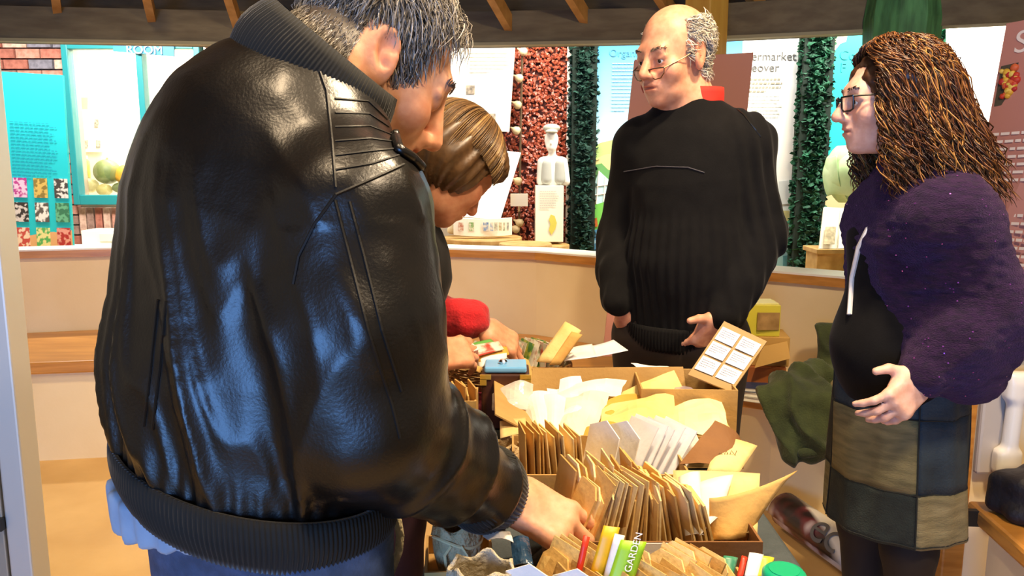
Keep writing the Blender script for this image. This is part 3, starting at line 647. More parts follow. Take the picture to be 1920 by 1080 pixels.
MB().tube([(R4[0]+R4[1])/2+vec(0, .03, 0), (R4[2]+R4[3])/2*vec(1, 1, 0)+vec(0, .06, 0)], .012, 6).build('banner_pole', M_alu, pr)
# ================================================================ PEOPLE
M_skin = mat('skin', '#ffffff', .48, '#f0e2dc', 60., .12, 240, sss=.12, attr=True, bdist=.0015)
M_skin.node_tree.nodes['Principled BSDF'].inputs['Specular IOR Level'].default_value = .4
M_hair = mat('hair', '#ffffff', .42, '#d8d4d0', 90., attr=True)
M_leather = mat('black_leather', '#120d09', .34, '#0a0705', 14., .16, 260, spec=.55, coat=.15, bdist=.003)
M_rib = mat('black_rib_knit', '#16150f', .85, sheen=.25)
M_denim = mat('blue_denim', '#4a5c7c', .8, '#36465f', 40., .2, 400)
M_eyew = mat('eye_white', '#e8e2da', .2); M_iris = mat('eye_iris', '#2a221c', .15)
M_shoe = mat('dark_shoe', '#1a1512', .5)

def frame(f, up=(0, 0, 1), roll=0.):
    f = nrm(f); l = nrm(np.cross(up, f)); u = np.cross(f, l)
    if roll: R = rot(f, roll); l, u = R@l, R@u
    return np.stack([f, l, u], 1)
def add_head(B, o, M, s=1., neck=None, nose=1., jowl=0., neck_r=.054, ear=1., lid=.0150, slot=False, drop=0.):
    L = lambda *p: o+s*(M@vec(*p))
    def E(c, r, k, op=1, R=None): B.ell(L(*c), np.array(r)*s, M if R is None else M@R, k*s, op)
    if neck is not None: B.cone(L(-.022, 0, -.055), neck, neck_r*s, neck_r*1.12*s, .03)
    E((-.016, 0, .030), (.094, .074, .085), .03)
    E((.028, 0, -.026), (.060, .056, .084), .03)
    E((.042, 0, -.078), (.043, .043+jowl, .036), .03)
    E((.074, 0, -.098), (.019, .021, .017), .02)
    B.cone(L(.074, .030, .022), L(.074, -.030, .022), .015*s, .015*s, .02*s)
    for y in (-1, 1):
        E((.058, y*.040, -.030), (.025, .022+jowl*.5, .026), .025)
        E((.093, y*.032, -.003), (.018, .019, .014), .012, -1)
        B.ell(L(.0735, y*.031, -.002), lid*s, M, .004*s)                           # eyelid bulge
        if slot: B.ell(L(.0905, y*.0315, -.0045), np.array((.013, .0125, .0050))*s, M, .002*s, -1)
        B.cone(L(.082, y*.018, .0095), L(.0765, y*.046, .007), .0062*s, .0055*s, .006*s)  # upper lid fold
    B.cone(L(.086, 0, .012), L(.112*nose, 0, -.030-drop), .009*s, .0125*s, .012*s)
    for y in (-1, 1): E((.098, y*.0125, -.036-drop), (.012, .0085, .0085), .008)
    E((.083, 0, -.062), (.014, .026, .019), .018)
    B.cone(L(.096, .014, -.0585), L(.096, -.014, -.0585), .005*s, .005*s, .006*s); B.cone(L(.094, .012, -.070), L(.094, -.012, -.070), .006*s, .006*s, .006*s)
    B.box(L(.102, 0, -.0642), np.array((.010, .022, .0011))*s, M, .0012*s, .002*s, -1)
    for y in (-1, 1):
        R = rot((0, 1, 0), -.25)@rot((0, 0, 1), y*.25)
        E((-.010, y*.080, -.004), (.021*ear, .010, .034*ear), .005, 1, R)
        E((-.006, y*.091, .003), (.0135*ear, .010, .0215*ear), .003, -1, R)
        E((.001, y*.083, -.004), (.007, .006, .010), .004, 1, R)
        E((-.004, y*.080, -.032), (.009, .006, .009), .006, 1, R)
    return L
def add_hand(B, w, d, n, side, curl, spread=.0, s=1., thumb=(.6, .6, -.35), tcurl=.4):
    d = nrm(d); n = nrm(np.array(n)-d*(np.array(n)@d)); t = np.cross(n, d)*side
    P = lambda a, b, c: w+s*(d*a+t*b+n*c)
    M = np.stack([d, t, n], 1)
    B.cone(P(-.04, 0, 0), P(.02, 0, 0), .027*s, .028*s, .02, flat=(n, .78))
    B.box(P(.052, 0, 0), np.array((.032, .027, .003))*s, M, .012*s, .016)
    B.ell(P(.035, .026, -.008), np.array((.032, .017, .016))*s, M, .012)
    ends = []
    for i, (tb, ln) in enumerate(((.031, .073), (.0105, .080), (-.010, .074), (-.0295, .058))):
        c = curl[i] if hasattr(curl[i], '__len__') else (curl[i], curl[i]*1.1, curl[i]*.7)
        p = P(.088-(.004 if i in (0, 2) else .012 if i == 3 else 0), tb, .002); a = 0; dd = d+t*spread*(1.5-i)
        dd = nrm(dd)
        B.ell(p, .0115*s, None, .008)
        for j, (fr, r0, r1) in enumerate(((.45, .0098, .0088), (.31, .0088, .0080), (.24, .0080, .0068))):
            a += c[j]; q = p+s*ln*fr*(dd*math.cos(a)-n*math.sin(a)); B.cone(p, q, r0*s, r1*s, .0035); p = q
        ends.append(p)
    v = nrm(d*thumb[0]+t*thumb[1]+n*thumb[2]); p = P(.018, .028, -.006); q = p+v*.040*s; B.cone(p, q, .0135*s, .0108*s, .010)
    v2 = nrm(v+d*tcurl-t*tcurl*.7); r_ = q+v2*.030*s; B.cone(q, r_, .0108*s, .0085*s, .004); ends.append(r_)
    return ends
def person(name_label, base):
    return empty('person', base, name_label, 'person')
def strand_mesh(name, paths, cols, rad, m, parent, sides=3):
    """paths: list of (K,3); tapered little tubes in one mesh"""
    P = np.array(paths); N, K = P.shape[:2]; T = np.gradient(P, axis=1); T /= np.linalg.norm(T, axis=2, keepdims=True)+1e-9
    up = np.tile(np.array([.3, .5, .81]), (N, K, 1)); A = np.cross(T, up); A /= np.linalg.norm(A, axis=2, keepdims=True)+1e-9; Bn = np.cross(A, T)
    R = (np.asarray(rad).reshape(N, 1)*np.array([.75]+[1.]*(K-3)+[.75, .25])[None, :])[:, :, None]
    V = np.stack([P+R*(math.cos(2*math.pi*j/sides)*A+math.sin(2*math.pi*j/sides)*Bn) for j in range(sides)], 2).reshape(-1, 3)
    b = (np.arange(N)[:, None]*K+np.arange(K-1)[None]).reshape(-1)*sides
    F_ = np.concatenate([np.stack([b+j, b+(j+1) % sides, b+sides+(j+1) % sides, b+sides+j], 1) for j in range(sides)])
    o = meshobj(name, V, F_, m, parent, True); set_tint(o, np.repeat(np.asarray(cols), K*sides, 0)); return o
def skin_tint(V, base, L=None, heads=None, o=None, M=None, s=1., ruddy=.5):
    c = np.tile(np.array(srgb(base)[:3]), (len(V), 1)); 
    if o is not None:
        l = (V-o)@M/s
        d = lambda p, r: np.exp(-(((l-np.array(p))/np.array(r))**2).sum(1))[:, None]
        red = np.array([1., .62, .55])
        c *= 1-ruddy*.55*(d((.11, 0, -.035), (.025, .022, .022))+d((.07, .045, -.03), (.03, .025, .022))+d((.07, -.045, -.03), (.03, .025, .022)))*(1-red)
        c *= 1-.9*d((.099, 0, -.064), (.012, .022, .0085))*(1-np.array([.88, .5, .48]))
        for y in (-1, 1):
            c *= 1-.6*d((-.006, y*.082, -.004), (.022, .014, .03))*(1-red)
            c *= 1-.55*d((.082, y*.031, -.004), (.012, .017, .010))*(1-np.array([.72, .55, .5]))
    c *= (1+.05*vnoise(V*45))[:, None]
    return c
def drape(V, Fc, fn, it=1):
    N = vnormals_fast(V, Fc); V = V+N*fn(V)[:, None]; return relax(V, Fc, it) if it else V
def eyes(parent, L, s, gaze=(0, 0)):
    for y in (-1, 1):
        c = L(.0738, y*.031, -.002); e = MB(); n = 14
        B = Body(); B.ell(c, .0126*s); V, Fc = B.build(.003*s); q = meshobj('eye', V, Fc, M_eyew, parent, True)
        f = nrm(L(1, gaze[0]*.4, gaze[1]*.4)-L(0, 0, 0)); 
        B = Body(); B.ell(c+f*.0090*s, .0058*s); V, Fc = B.build(.0016*s); meshobj('iris', V, Fc, M_iris, q, True)
def brows(parent, L, s, col, rg, n=60):
    paths = []; 
    for i in range(n):
        y = (-1)**i; u = rg.random(); p = vec(.0905-.019*u*u, y*(.014+.034*u), .0235+.003*math.sin(u*3.1)+rg.uniform(-.003, .003)); dv = vec(-.002, y*.008, rg.uniform(-.001, .004)); nn = vec(.005, 0, .001)
        paths.append([L(*(p+dv*t+nn*(.6+t*.4))) for t in (0, .35, .7, 1)])
    strand_mesh('eyebrows', paths, [np.array(srgb(col)[:3])*rg.uniform(.6, 1.3) for _ in paths], [.0012*s]*n, M_hair, parent)
def ring_band(name, c, ax, bx, up, z0, z1, m, parent, ribs=140, amp=.0018, a0=0., a1=2*math.pi, flare=0., bulge=.006, n=None, th=.006, wob=None):
    """knit band following an ellipse, with real ribs"""
    n = n or ribs*4; closed = abs(a1-a0-2*math.pi) < 1e-6; A = np.linspace(a0, a1, n, endpoint=not closed); rows = 7; V = []
    ax, bx, up = map(np.array, (ax, bx, up)); la, lb = np.linalg.norm(ax), np.linalg.norm(bx)
    for ins in (0, 1):
        for i in range(rows):
            t = i/(rows-1); 
            for a in A:
                sc = 1+(flare*t+bulge*math.sin(math.pi*t)+(amp*math.cos(a*ribs) if not ins else -th))/((la+lb)/2)
                w = 0 if wob is None else wob(a, t)
                V.append(c+ax*math.cos(a)*sc+bx*math.sin(a)*sc+up*(z0+(z1-z0)*t+w))
    V = np.array(V); F_ = []; off = rows*n; m_ = n if closed else n-1
    idx = np.arange(m_); nx = (idx+1) % n
    for i in range(rows-1):
        F_.append(np.stack([i*n+idx, i*n+nx, (i+1)*n+nx, (i+1)*n+idx], 1)); F_.append(np.stack([off+i*n+idx, off+(i+1)*n+idx, off+(i+1)*n+nx, off+i*n+nx], 1))
    F_.append(np.stack([idx, off+idx, off+nx, nx], 1)); e = (rows-1)*n; F_.append(np.stack([e+idx, e+nx, off+e+nx, off+e+idx], 1))
    return meshobj(name, V, np.concatenate(F_), m, parent, True)
def surf_path(bvh, pts, lift=.001):
    out = []
    for a, b in zip(pts[:-1], pts[1:]):
        for t in np.linspace(0, 1, 8, endpoint=False):
            px, py = a[0]+(b[0]-a[0])*t, a[1]+(b[1]-a[1])*t; r = nrm(ray(px, py)); h = bvh.ray_cast(Vector((0, 0, CAM_H)), Vector(r))
            if h[0] is not None: out.append(np.array(h[0])+np.array(h[1])*lift)
    return out
def bvh_of(V, Fc): return BVHTree.FromPolygons([tuple(v) for v in V], [tuple(int(i) for i in f) for f in Fc])
def feet(parent, pts, d, m=M_shoe):
    for p in pts:
        d_ = nrm(d); B = Body(); B.cone(vec(p[0], p[1], .045)-d_*.05, vec(p[0], p[1], .035)+d_*.13, .042, .034, .02); B.cone(vec(p[0], p[1], .05), vec(p[0], p[1], .10), .045, .042, .02)
        V, Fc = B.build(.006, clip=lambda F, ax: np.maximum(F, (.001-ax[2])[None, None, :])); meshobj('shoe', V, Fc, m, parent, True)

# ---------------------------------------------------------------- 1. man in the leather jacket
def leather_man():
    rg = random.Random(11); P = person('man in a shiny black leather jacket and jeans bending over the seed packets', (-.32, .98, 0))
    Fd, Rd = nrm((.45, .89, 0)), nrm((.89, -.45, 0))
    hd = frame((.77, .28, -.56)); s = 1.10
    ear = at(714, 104, 1.04); o = ear+s*(hd@vec(.008, .078, .004))
    nk = at(600, 135, 1.06)
    hip, bel, che, upp = at(478, 880, 1.0), at(474, 690, 1.01), at(486, 430, 1.03), at(535, 280, 1.05)
    shR, elR, wrR = at(660, 405, .93), at(695, 785, .90), at(925, 925, 1.05)
    shL, elL, wrL = at(415, 290, 1.13), at(430, 600, 1.22), at(570, 780, 1.22)
    # --- body: one continuous surface
    B = Body(); L = add_head(B, o, hd, s, nk, ear=1.08, jowl=.004, drop=.008)
    for a, b_, ra, rb in ((hip, bel, .12, .14), (bel, che, .155, .14), (che, upp, .12, .09), (upp, nk, .085, .055)): B.cone(a, b_, ra, rb, .05, flat=(Fd, .72))
    B.cone(shL, shR, .06, .06, .05)
    B.cone(shR, elR, .055, .045, .03); B.cone(elR, wrR, .042, .030, .02); B.cone(shL, elL, .055, .045, .03); B.cone(elL, wrL, .042, .030, .02)
    fa_ = nrm(wrR-elR)
    hL, hR = vec(-.395, 1.03, .84), vec(-.25, .95, .84); kL, kR = vec(-.41, 1.07, .47), vec(-.23, .99, .47); aL, aR = vec(-.42, 1.03, .08), vec(-.23, .94, .08)
    for h_, k_, a_ in ((hL, kL, aL), (hR, kR, aR)): B.cone(hip-vec(0, 0, .02), h_, .09, .075, .03); B.cone(h_, k_, .08, .055, .03); B.cone(k_, a_, .052, .038, .02); B.cone(a_, a_+Fd*.12+vec(0, 0, -.035), .035, .03, .02)
    hd_d = nrm((.84, -.22, -.42))
    add_hand(B, wrR+fa_*.035+vec(0, 0, .012), hd_d, (.22, -.42, .88), 1, ((.35, .65, .4), (.45, .7, .4), (.52, .75, .4), (.60, .8, .4)), .16, 1.08, thumb=(.75, .35, -.6))
    add_hand(B, wrL, (.6, .5, -.5), (0, -.3, 1), -1, (.5, .5, .5, .5))
    V, Fc = B.build(.0037); V = relax(V, Fc, 1, .4)
    bo_ = meshobj('body', V, Fc, M_skin, P, True)
    c = skin_tint(V, '#e0a883', o=o, M=hd, s=s, ruddy=.8); l = (V-o)@hd/s
    scalp = (np.abs(l).max(1) < .14) & (((l[:, 2] > .078-.1*np.maximum(0, np.abs(l[:, 1])-.03)) & (l[:, 0] < .075)) | ((l[:, 0] < -.014) & (l[:, 2] > -.045-.5*np.maximum(0, -.03-l[:, 0]))) | ((l[:, 0] < .034) & (l[:, 2] > -.012))) & ~((np.abs(l[:, 1]) > .0735) & (np.abs(l[:, 0]+.008) < .03) & (np.abs(l[:, 2]+.004) < .04))
    c[scalp] = np.array(srgb('#5c554c')[:3]); set_tint(bo_, c)
    brows(bo_, L, s, '#8f8378', rg, 90)
    # --- hair: combed strands lying on the scalp
    l_n = vnormals_fast(V, Fc)@hd; ids = np.where(scalp & (l[:, 2] > -.10))[0]; rs = np.random.RandomState(2); ids = rs.choice(ids, 5200)
    paths = []; cols = []; rad = []; bv = bvh_of(V[np.unique(Fc[scalp[Fc].all(1)])], []) if False else None
    ell_c, ell_r = np.array([-.014, 0, .03]), np.array([.094, .074, .085])
    for i in ids:
        p = l[i].copy(); n0 = l_n[i]; pts = []; side = np.sign(p[1]) or 1
        flow = np.array([.55, side*.25, -.75]) if p[2] < .07 or p[0] < -.05 else np.array([.5, side*.75, -.1])
        if p[0] < -.04: flow = np.array([-.05, side*.1, -1.])
        flow = flow+rs.normal(0, .22, 3); ln = rs.uniform(.026, .046)*(.75 if p[0] > .05 else 1.15 if p[2] > .05 else .8); lift = rs.uniform(.004, .011)+.012*rs.rand()*(p[2] > .06)+.010*rs.rand()*(p[0] > .04)*(p[2] > .06)
        q = p.copy()
        for k_ in range(7):
            e = (q-ell_c)/ell_r; rr = np.linalg.norm(e); nn = e/ell_r; nn /= np.linalg.norm(nn)
            pts.append(q+nn*(lift*math.sin(min(1, k_/3.)*1.57)+.001*rs.normal())); f_ = flow-nn*(flow@nn); q = q+f_/np.linalg.norm(f_)*ln/6
            e = (q-ell_c)/ell_r; rr = np.linalg.norm(e)
            if rr < 1.0: q = ell_c+(q-ell_c)/rr
            elif q[2] > -.03: q = ell_c+(q-ell_c)*(1+.25*(1/rr-1)*(rr > 1.03))
        if p[0] < -.03 and p[2] < .0: pts = [np.array(p)+(np.array(n0)*(.002+.004*k_/6)+np.array([-.1, 0, -1.])*.022*k_/6+rs.normal(0, .0006, 3)) for k_ in range(7)]
        pts = np.array(pts)@hd.T*s+o; paths.append(pts); t_ = rs.rand(); base = np.array(srgb('#a09a92')[:3]) if t_ < .45 else np.array(srgb('#6c645a')[:3]) if t_ < .8 else np.array(srgb('#d0cac0')[:3])
        cols.append(base*rs.uniform(.75, 1.2)); rad.append(rs.uniform(.0005, .0010))
    strand_mesh('hair', paths, cols, rad, M_hair, P)
    # --- leather jacket
    B = Body()
    for a, b_, ra, rb in ((hip+vec(0, 0, .02), bel, .186, .189), (bel, che, .189, .172), (che, upp, .175, .135), (upp, nk-vec(.01, 0, .05), .120, .055)): B.cone(a, b_, ra, rb, .06, flat=(Fd, .74))
    B.cone(shL, shR, .085, .080, .07); B.ell(at(495, 300, 1.04), (.12, .10, .12), k=.08)
    B.cone(shL, elL, .09, .08, .03); B.cone(elL, wrL, .08, .06, .03)
    cuff = wrR-nrm(wrR-elR)*.0
    mid = elR*.55+wrR*.45
    B.cone(shR, (shR+elR)/2+vec(.0, -.01, 0), .080, .083, .05); B.cone((shR+elR)/2+vec(0, -.01, 0), elR, .086, .083, .05); B.cone(elR, mid, .083, .072, .03); B.cone(mid, wrR-nrm(wrR-elR)*.02, .072, .052, .03)
    zh = hip[2]+.0
    def hemclip(F, ax):
        X, Yy, Z = np.meshgrid(*ax, indexing='ij', sparse=True); u = wrR-elR; t = np.clip(((X-elR[0])*u[0]+(Yy-elR[1])*u[1]+(Z-elR[2])*u[2])/(u@u), 0, 1)
        keep = np.sqrt((X-elR[0]-t*u[0])**2+(Yy-elR[1]-t*u[1])**2+(Z-elR[2]-t*u[2])**2)-.088
        zl = zh-.17*((X-hip[0])*Rd[0]+(Yy-hip[1])*Rd[1])
        return np.maximum(F, np.minimum((zl-Z)+0*F, keep))
    V, Fc = B.build(.0048, clip=hemclip)
    # keep forearm below hem height: forearm sleeve is above hem, so a flat cut is safe
    ua = nrm(elR-shR); fa = nrm(wrR-elR)
    def folds(p):
        rel = p-hip; u = np.arctan2(rel@Rd, -(rel@Fd)*1.2); z = p[:, 2]+.17*(rel@Rd)*np.clip((1.2-p[:, 2])/.3, 0, 1)
        w = vnoise(np.stack([u*2.5, z*3, z*0+1], 1))
        sh = u*1.0+(z-.9)*1.35                                   # folds run slanting down to the right
        ph = sh*5.8+w*1.7
        r1 = (1-np.abs(np.sin(ph)))**1.4; r2 = (1-np.abs(np.sin(ph*1.9+1.3+w)))**2
        env = np.clip((z-zh+.005)/.07, 0, 1)*np.clip((1.36-z)/.18, 0, 1)*(.55+.45*np.clip((1.25-z)/.3, 0, 1))
        body = (.020*r1+.006*r2-.008)*env*(.5+.5*np.clip(vnoise(p*3.1+5)+.75, 0, 1))
        gather = .0022*np.sin(u*46+2*w)*np.exp(-((z-zh-.02)/.035)**2)
        # sleeve: cross wrinkles
        def seg(a, b):
            ab = b-a; t = np.clip(((p-a)@ab)/(ab@ab), 0, 1); d = np.linalg.norm(p-a-t[:, None]*ab, axis=1); return t, d
        t1, d1 = seg(shR, elR); t2, d2 = seg(elR, wrR); 
        on1 = np.clip((.115-d1)/.02, 0, 1)*(t1 > .06); on2 = np.clip((.115-d2)/.02, 0, 1)
        wn = vnoise(p*14); wl = vnoise(p*6+9)
        e1 = (.006*(1-np.abs(np.sin((p@nrm(ua+.75*Rd))*24+2.2*wl)))**1.6)*np.clip((t1-.12)/.3, 0, 1)
        e2 = .010*(1-np.abs(np.sin(t2*9+1.2*wl+.5)))**1.8*np.clip((1-t2)/.1+.3, 0, 1)
        on = np.maximum(on1, on2)
        sl = np.where(on2 > on1, e2, e1)
        yoke = .0025*(wn)*np.clip((z-1.2)/.1, 0, 1)
        return body*(1-on)+gather*(1-on)+sl*on+yoke+.0011*vnoise(p*38)
    V = drape(V, Fc, folds, 1)
    jk = meshobj('leather_jacket', V, Fc, M_leather, P, True); bv = bvh_of(V, Fc)
    M_seam = mat('leather_seam', '#0c0a08', .5)
    for pth in (((585, 95), (612, 170), (622, 260), (630, 365)), ((630, 365), (700, 335), (765, 305)), ((630, 365), (590, 420), (560, 480), (548, 540)), ((628, 375), (655, 480), (690, 620), (735, 760), (752, 830)), ((655, 378), (682, 480), (716, 620), (758, 750)), ((297, 562), (283, 690), (268, 815)), ((312, 565), (300, 690), (284, 822))):
        q = surf_path(bv, pth, .0005)
        if len(q) > 3: MB().tube(q, .0018, 5).build('seam', M_seam, jk)
    # shoulder quilting
    for k_ in range(6):
        t = k_/6; q = surf_path(bv, ((628+2*t, 185+t*160), (690+10*t, 190+t*140), (738+20*t, 235+65*t)), .0003)
        if len(q) > 3: MB().tube(q, .0014, 4).build('quilt_stitch', M_seam, jk)
    # epaulette loop
    q = surf_path(bv, ((735, 250), (745, 285), (770, 300), (788, 318)), .004)
    if len(q) > 3: MB().tube(q, .006, 6).build('shoulder_tab', M_leather, jk, True)
    # stitched pocket welt
    q = surf_path(bv, ((300, 580), (287, 690), (272, 810)), .001)
    for i, p in enumerate(q[::1]):
        pass
    # bands: hem, cuff, collar
    ring_band('hem_band', vec(hip[0], hip[1], zh+.012), Rd*.200-vec(0, 0, .037), Fd*.148, (0, 0, 1), .012, -.058, M_rib, jk, 190, .0014, flare=-.014, bulge=.008)
    ca = np.cross(fa, (0, 0, 1)); ca = nrm(ca); cb_ = np.cross(ca, fa)
    ring_band('cuff', wrR-fa*.045, ca*.052, cb_*.056, fa, 0, .062, M_rib, jk, 60, .0012, flare=-.006, bulge=.007)
    nd = nrm(vec(.62, .02, .75)); ra = nrm(np.cross(nd, (0, 1, 0))); rb = np.cross(nd, ra)
    cc = at(604, 124, 1.05)
    ring_band('collar', cc-nd*.01, ra*.102, rb*.086, nd, -.045, .038, M_rib, jk, 130, .0013, a0=.35, a1=2*math.pi-.35, flare=-.004, bulge=.010, th=.009)
    # --- shirt tail and jeans
    B = Body(); hc = vec(hip[0]-.035, hip[1]+.02, 0)
    B.cone(hc+vec(0, 0, .9), hc+vec(0, 0, .845), .185, .182, .02, flat=(Fd, .72)); V, Fc = B.build(.007, clip=lambda F, ax: np.maximum(np.maximum(F, (.862-ax[2])[None, None, :]+(-.12*(ax[0][:, None, None]-hip[0])*-1)), (ax[2]-.9)[None, None, :]))
    V = drape(V, Fc, lambda p: .003*np.sin(np.arctan2(p[:, 1]-hc[1], p[:, 0]-hc[0])*22)); meshobj('shirt_tail', V, Fc, mat('light_blue_shirt', '#a4b8cc', .7, '#90a6be', 25.), P, True)
    B = Body(); pc_ = vec(hip[0]+.005, hip[1], .86); B.cone(pc_+vec(.01, 0, .03), pc_+vec(.01, 0, -.06), .160, .155, .04, flat=(Fd, .74))
    for h_, k_, a_ in ((hL, kL, aL), (hR, kR, aR)): B.cone(h_, k_, .090, .072, .05); B.cone(k_, a_+vec(0, 0, .0), .072, .066, .04)
    V, Fc = B.build(.0065, clip=lambda F, ax: np.maximum(F, (.05-ax[2])[None, None, :]))
    V = drape(V, Fc, lambda p: .006*vnoise(p*np.array([9, 9, 16]))+.004*np.sin(p[:, 2]*60+4*vnoise(p*6))*np.exp(-((p[:, 2]-.47)/.09)**2)); jn = meshobj('jeans', V, Fc, M_denim, P, True)
    bj = bvh_of(V, Fc); q = surf_path(bj, ((620, 1050), (622, 1079)), .0005)
    feet(P, (aL, aR), Fd)
    return P
leather_man()
M_knit = mat('black_knit', '#070607', .95, '#0b0a0b', 40., .08, 300, sheen=.04, spec=.25)
# ---------------------------------------------------------------- 2. woman with the bob
def bob_woman():
    rg = random.Random(21); rs = np.random.RandomState(5)
    P = person('woman with a brown bob in a black top with red sleeves sorting packets', (-.30, 1.78, 0))
    f = (.50, .42, -.76); hd = frame(f); s = .98; o = at(850, 308, 1.75)
    nk = at(745, 420, 1.78); hip = vec(-.34, 1.72, .88); che = at(735, 500, 1.78)
    shR, shL = at(745, 480, 1.66), at(775, 460, 1.94)
    elR, wrR = at(730, 640, 1.60), at(795, 668, 1.64)
    elL, wrL = at(770, 590, 1.88), at(888, 600, 1.84)
    B = Body(); L = add_head(B, o, hd, s, nk, neck_r=.048)
    Fd = nrm((.8, .6, 0))
    B.cone(hip, che, .13, .125, .05, flat=(Fd, .75)); B.cone(che, nk, .12, .06, .05, flat=(Fd, .75)); B.cone(shR, shL, .05, .05, .05)
    for a, b_, c_ in ((shR, elR, wrR), (shL, elL, wrL)): B.cone(a, b_, .048, .038, .03); B.cone(b_, c_, .038, .026, .02)
    d = nrm(at(965, 650, 1.86)-wrL); add_hand(B, wrL+d*.03, d, (.1, -.45, .9), -1, ((.5, .6, .3), (.4, .6, .3), (.5, .6, .3), (.6, .7, .3)), .12, .98)
    d2 = nrm(at(870, 660, 1.70)-wrR); add_hand(B, wrR+d2*.02, d2, (.0, -.75, .65), 1, ((.35, .6, .4), (.4, .6, .4), (.45, .7, .4), (.5, .7, .4)), .05, .98)
    kn = [vec(-.40, 1.72, .47), vec(-.28, 1.82, .47)]; an = [vec(-.40, 1.68, .08), vec(-.28, 1.80, .08)]
    for k_, a_ in zip(kn, an): B.cone(hip, k_+vec(0, 0, .37), .12, .08, .05); B.cone(k_+vec(0, 0, .37), k_, .075, .05, .03); B.cone(k_, a_, .05, .036, .02); B.cone(a_, a_+Fd*.1-vec(0, 0, .03), .033, .028, .02)
    V, Fc = B.build(.0045); V = relax(V, Fc, 1, .3); b = meshobj('body', V, Fc, M_skin, P, True)
    c = skin_tint(V, '#d69a78', o=o, M=hd, s=s, ruddy=.7); l = (V-o)@hd/s
    sc_ = (np.abs(l).max(1) < .14) & ((l[:, 2] > .05) | (l[:, 0] < -.02)); c[sc_] = np.array(srgb('#3c2a1a')[:3]); set_tint(b, c)
    # hair: smooth mass + long straight strands to the jaw
    B = Body(); B.ell(L(-.018, 0, .022), np.array((.112, .098, .104))*s, hd, .03); B.ell(L(-.04, 0, -.028), np.array((.078, .088, .055))*s, hd, .05); B.ell(L(.045, 0, .062), np.array((.065, .075, .045))*s, hd, .03)
    B.box(L(.098, 0, -.06), np.array((.05, .062, .098))*s, hd, .01, .02, -1)
    V, Fc = B.build(.006); V = drape(V, Fc, lambda p: .004*np.sin(np.arctan2((p-o)@hd[:, 1], (p-o)@hd[:, 0]-.03)*26+2*vnoise(p*12)), 1)
    hm = meshobj('hair', V, Fc, M_hair, P, True); set_tint(hm, np.tile(np.array(srgb('#5a4128')[:3]), (len(V), 1))*(1+.35*vnoise(V*np.array([60, 60, 20])))[:, None])
    paths = []; cols = []
    for i in range(1500):
        a = rs.uniform(-math.pi, math.pi); t0 = rs.uniform(.05, .5); r_ = np.array([.118, .103, .110]); cen = np.array([-.015, 0, .022]); pts = []
        ext = (1.66 if abs(a) < 2 else 1.9) if abs(a) > .75 else 1.15
        if abs(a) < .75: t0 *= .5
        for k_ in range(12):
            t = t0+(ext-t0)*k_/11*rs.uniform(.985, 1.0); ph = t
            d_ = np.array([math.sin(min(ph, 1.6))*math.cos(a), math.sin(min(ph, 1.6))*math.sin(a), math.cos(min(ph, 1.6))])
            q = cen+d_*r_*(1+.02*math.sin(a*9+i*.01)); q[2] -= max(0, ph-1.6)*.16; q[:2] *= 1-.18*max(0, ph-1.75)
            pts.append(q)
        paths.append(np.array(pts)@hd.T*s+o); u = rs.rand(); base = np.array(srgb('#6d5030' if u < .5 else '#4a3520' if u < .85 else '#a08050')[:3]); cols.append(base*rs.uniform(.8, 1.2))
    strand_mesh('hair_strands', paths, cols, [rs.uniform(.0009, .0018) for _ in paths], M_hair, hm)
    # clothes
    B = Body(); B.cone(hip-vec(0, 0, .04), che, .138, .145, .05, flat=(Fd, .8)); B.cone(che, nk-vec(0, 0, .01), .145, .07, .05, flat=(Fd, .8)); B.cone(shR, shL, .068, .068, .06); B.cone(shR, elR*.5+shR*.5, .068, .06, .04); B.cone(shL, elL*.6+shL*.4, .068, .06, .04)
    V, Fc = B.build(.007); V = drape(V, Fc, lambda p: .005*vnoise(p*9)); meshobj('black_top', V, Fc, M_knit, P, True)
    M_red = mat('red_fleece', '#c41420', .85, '#9c0c18', 30., .3, 160, sheen=.4)
    for a, b_, c_ in ((shR, elR, wrR), (shL, elL, wrL)):
        B = Body(); B.cone(a, b_, .055, .058, .03); B.cone(b_, c_-nrm(c_-b_)*.01, .060, .050, .03); V, Fc = B.build(.006); V = drape(V, Fc, lambda p: .006*vnoise(p*22)+.003*vnoise(p*50)); meshobj('red_sleeve', V, Fc, M_red, P, True)
    B = Body(); B.cone(hip+vec(0, 0, .05), hip-vec(0, 0, .1), .13, .138, .03, flat=(Fd, .85)); 
    for k_, a_ in zip(kn, an): B.cone(k_+vec(0, 0, .33), k_, .095, .07, .04); B.cone(k_, a_, .07, .06, .03)
    V, Fc = B.build(.008); V = drape(V, Fc, lambda p: .005*vnoise(p*10)); meshobj('trousers', V, Fc, mat('dark_plum', '#2c1018', .8, '#3a1620', 20.), P, True)
    feet(P, an, Fd)
bob_woman()

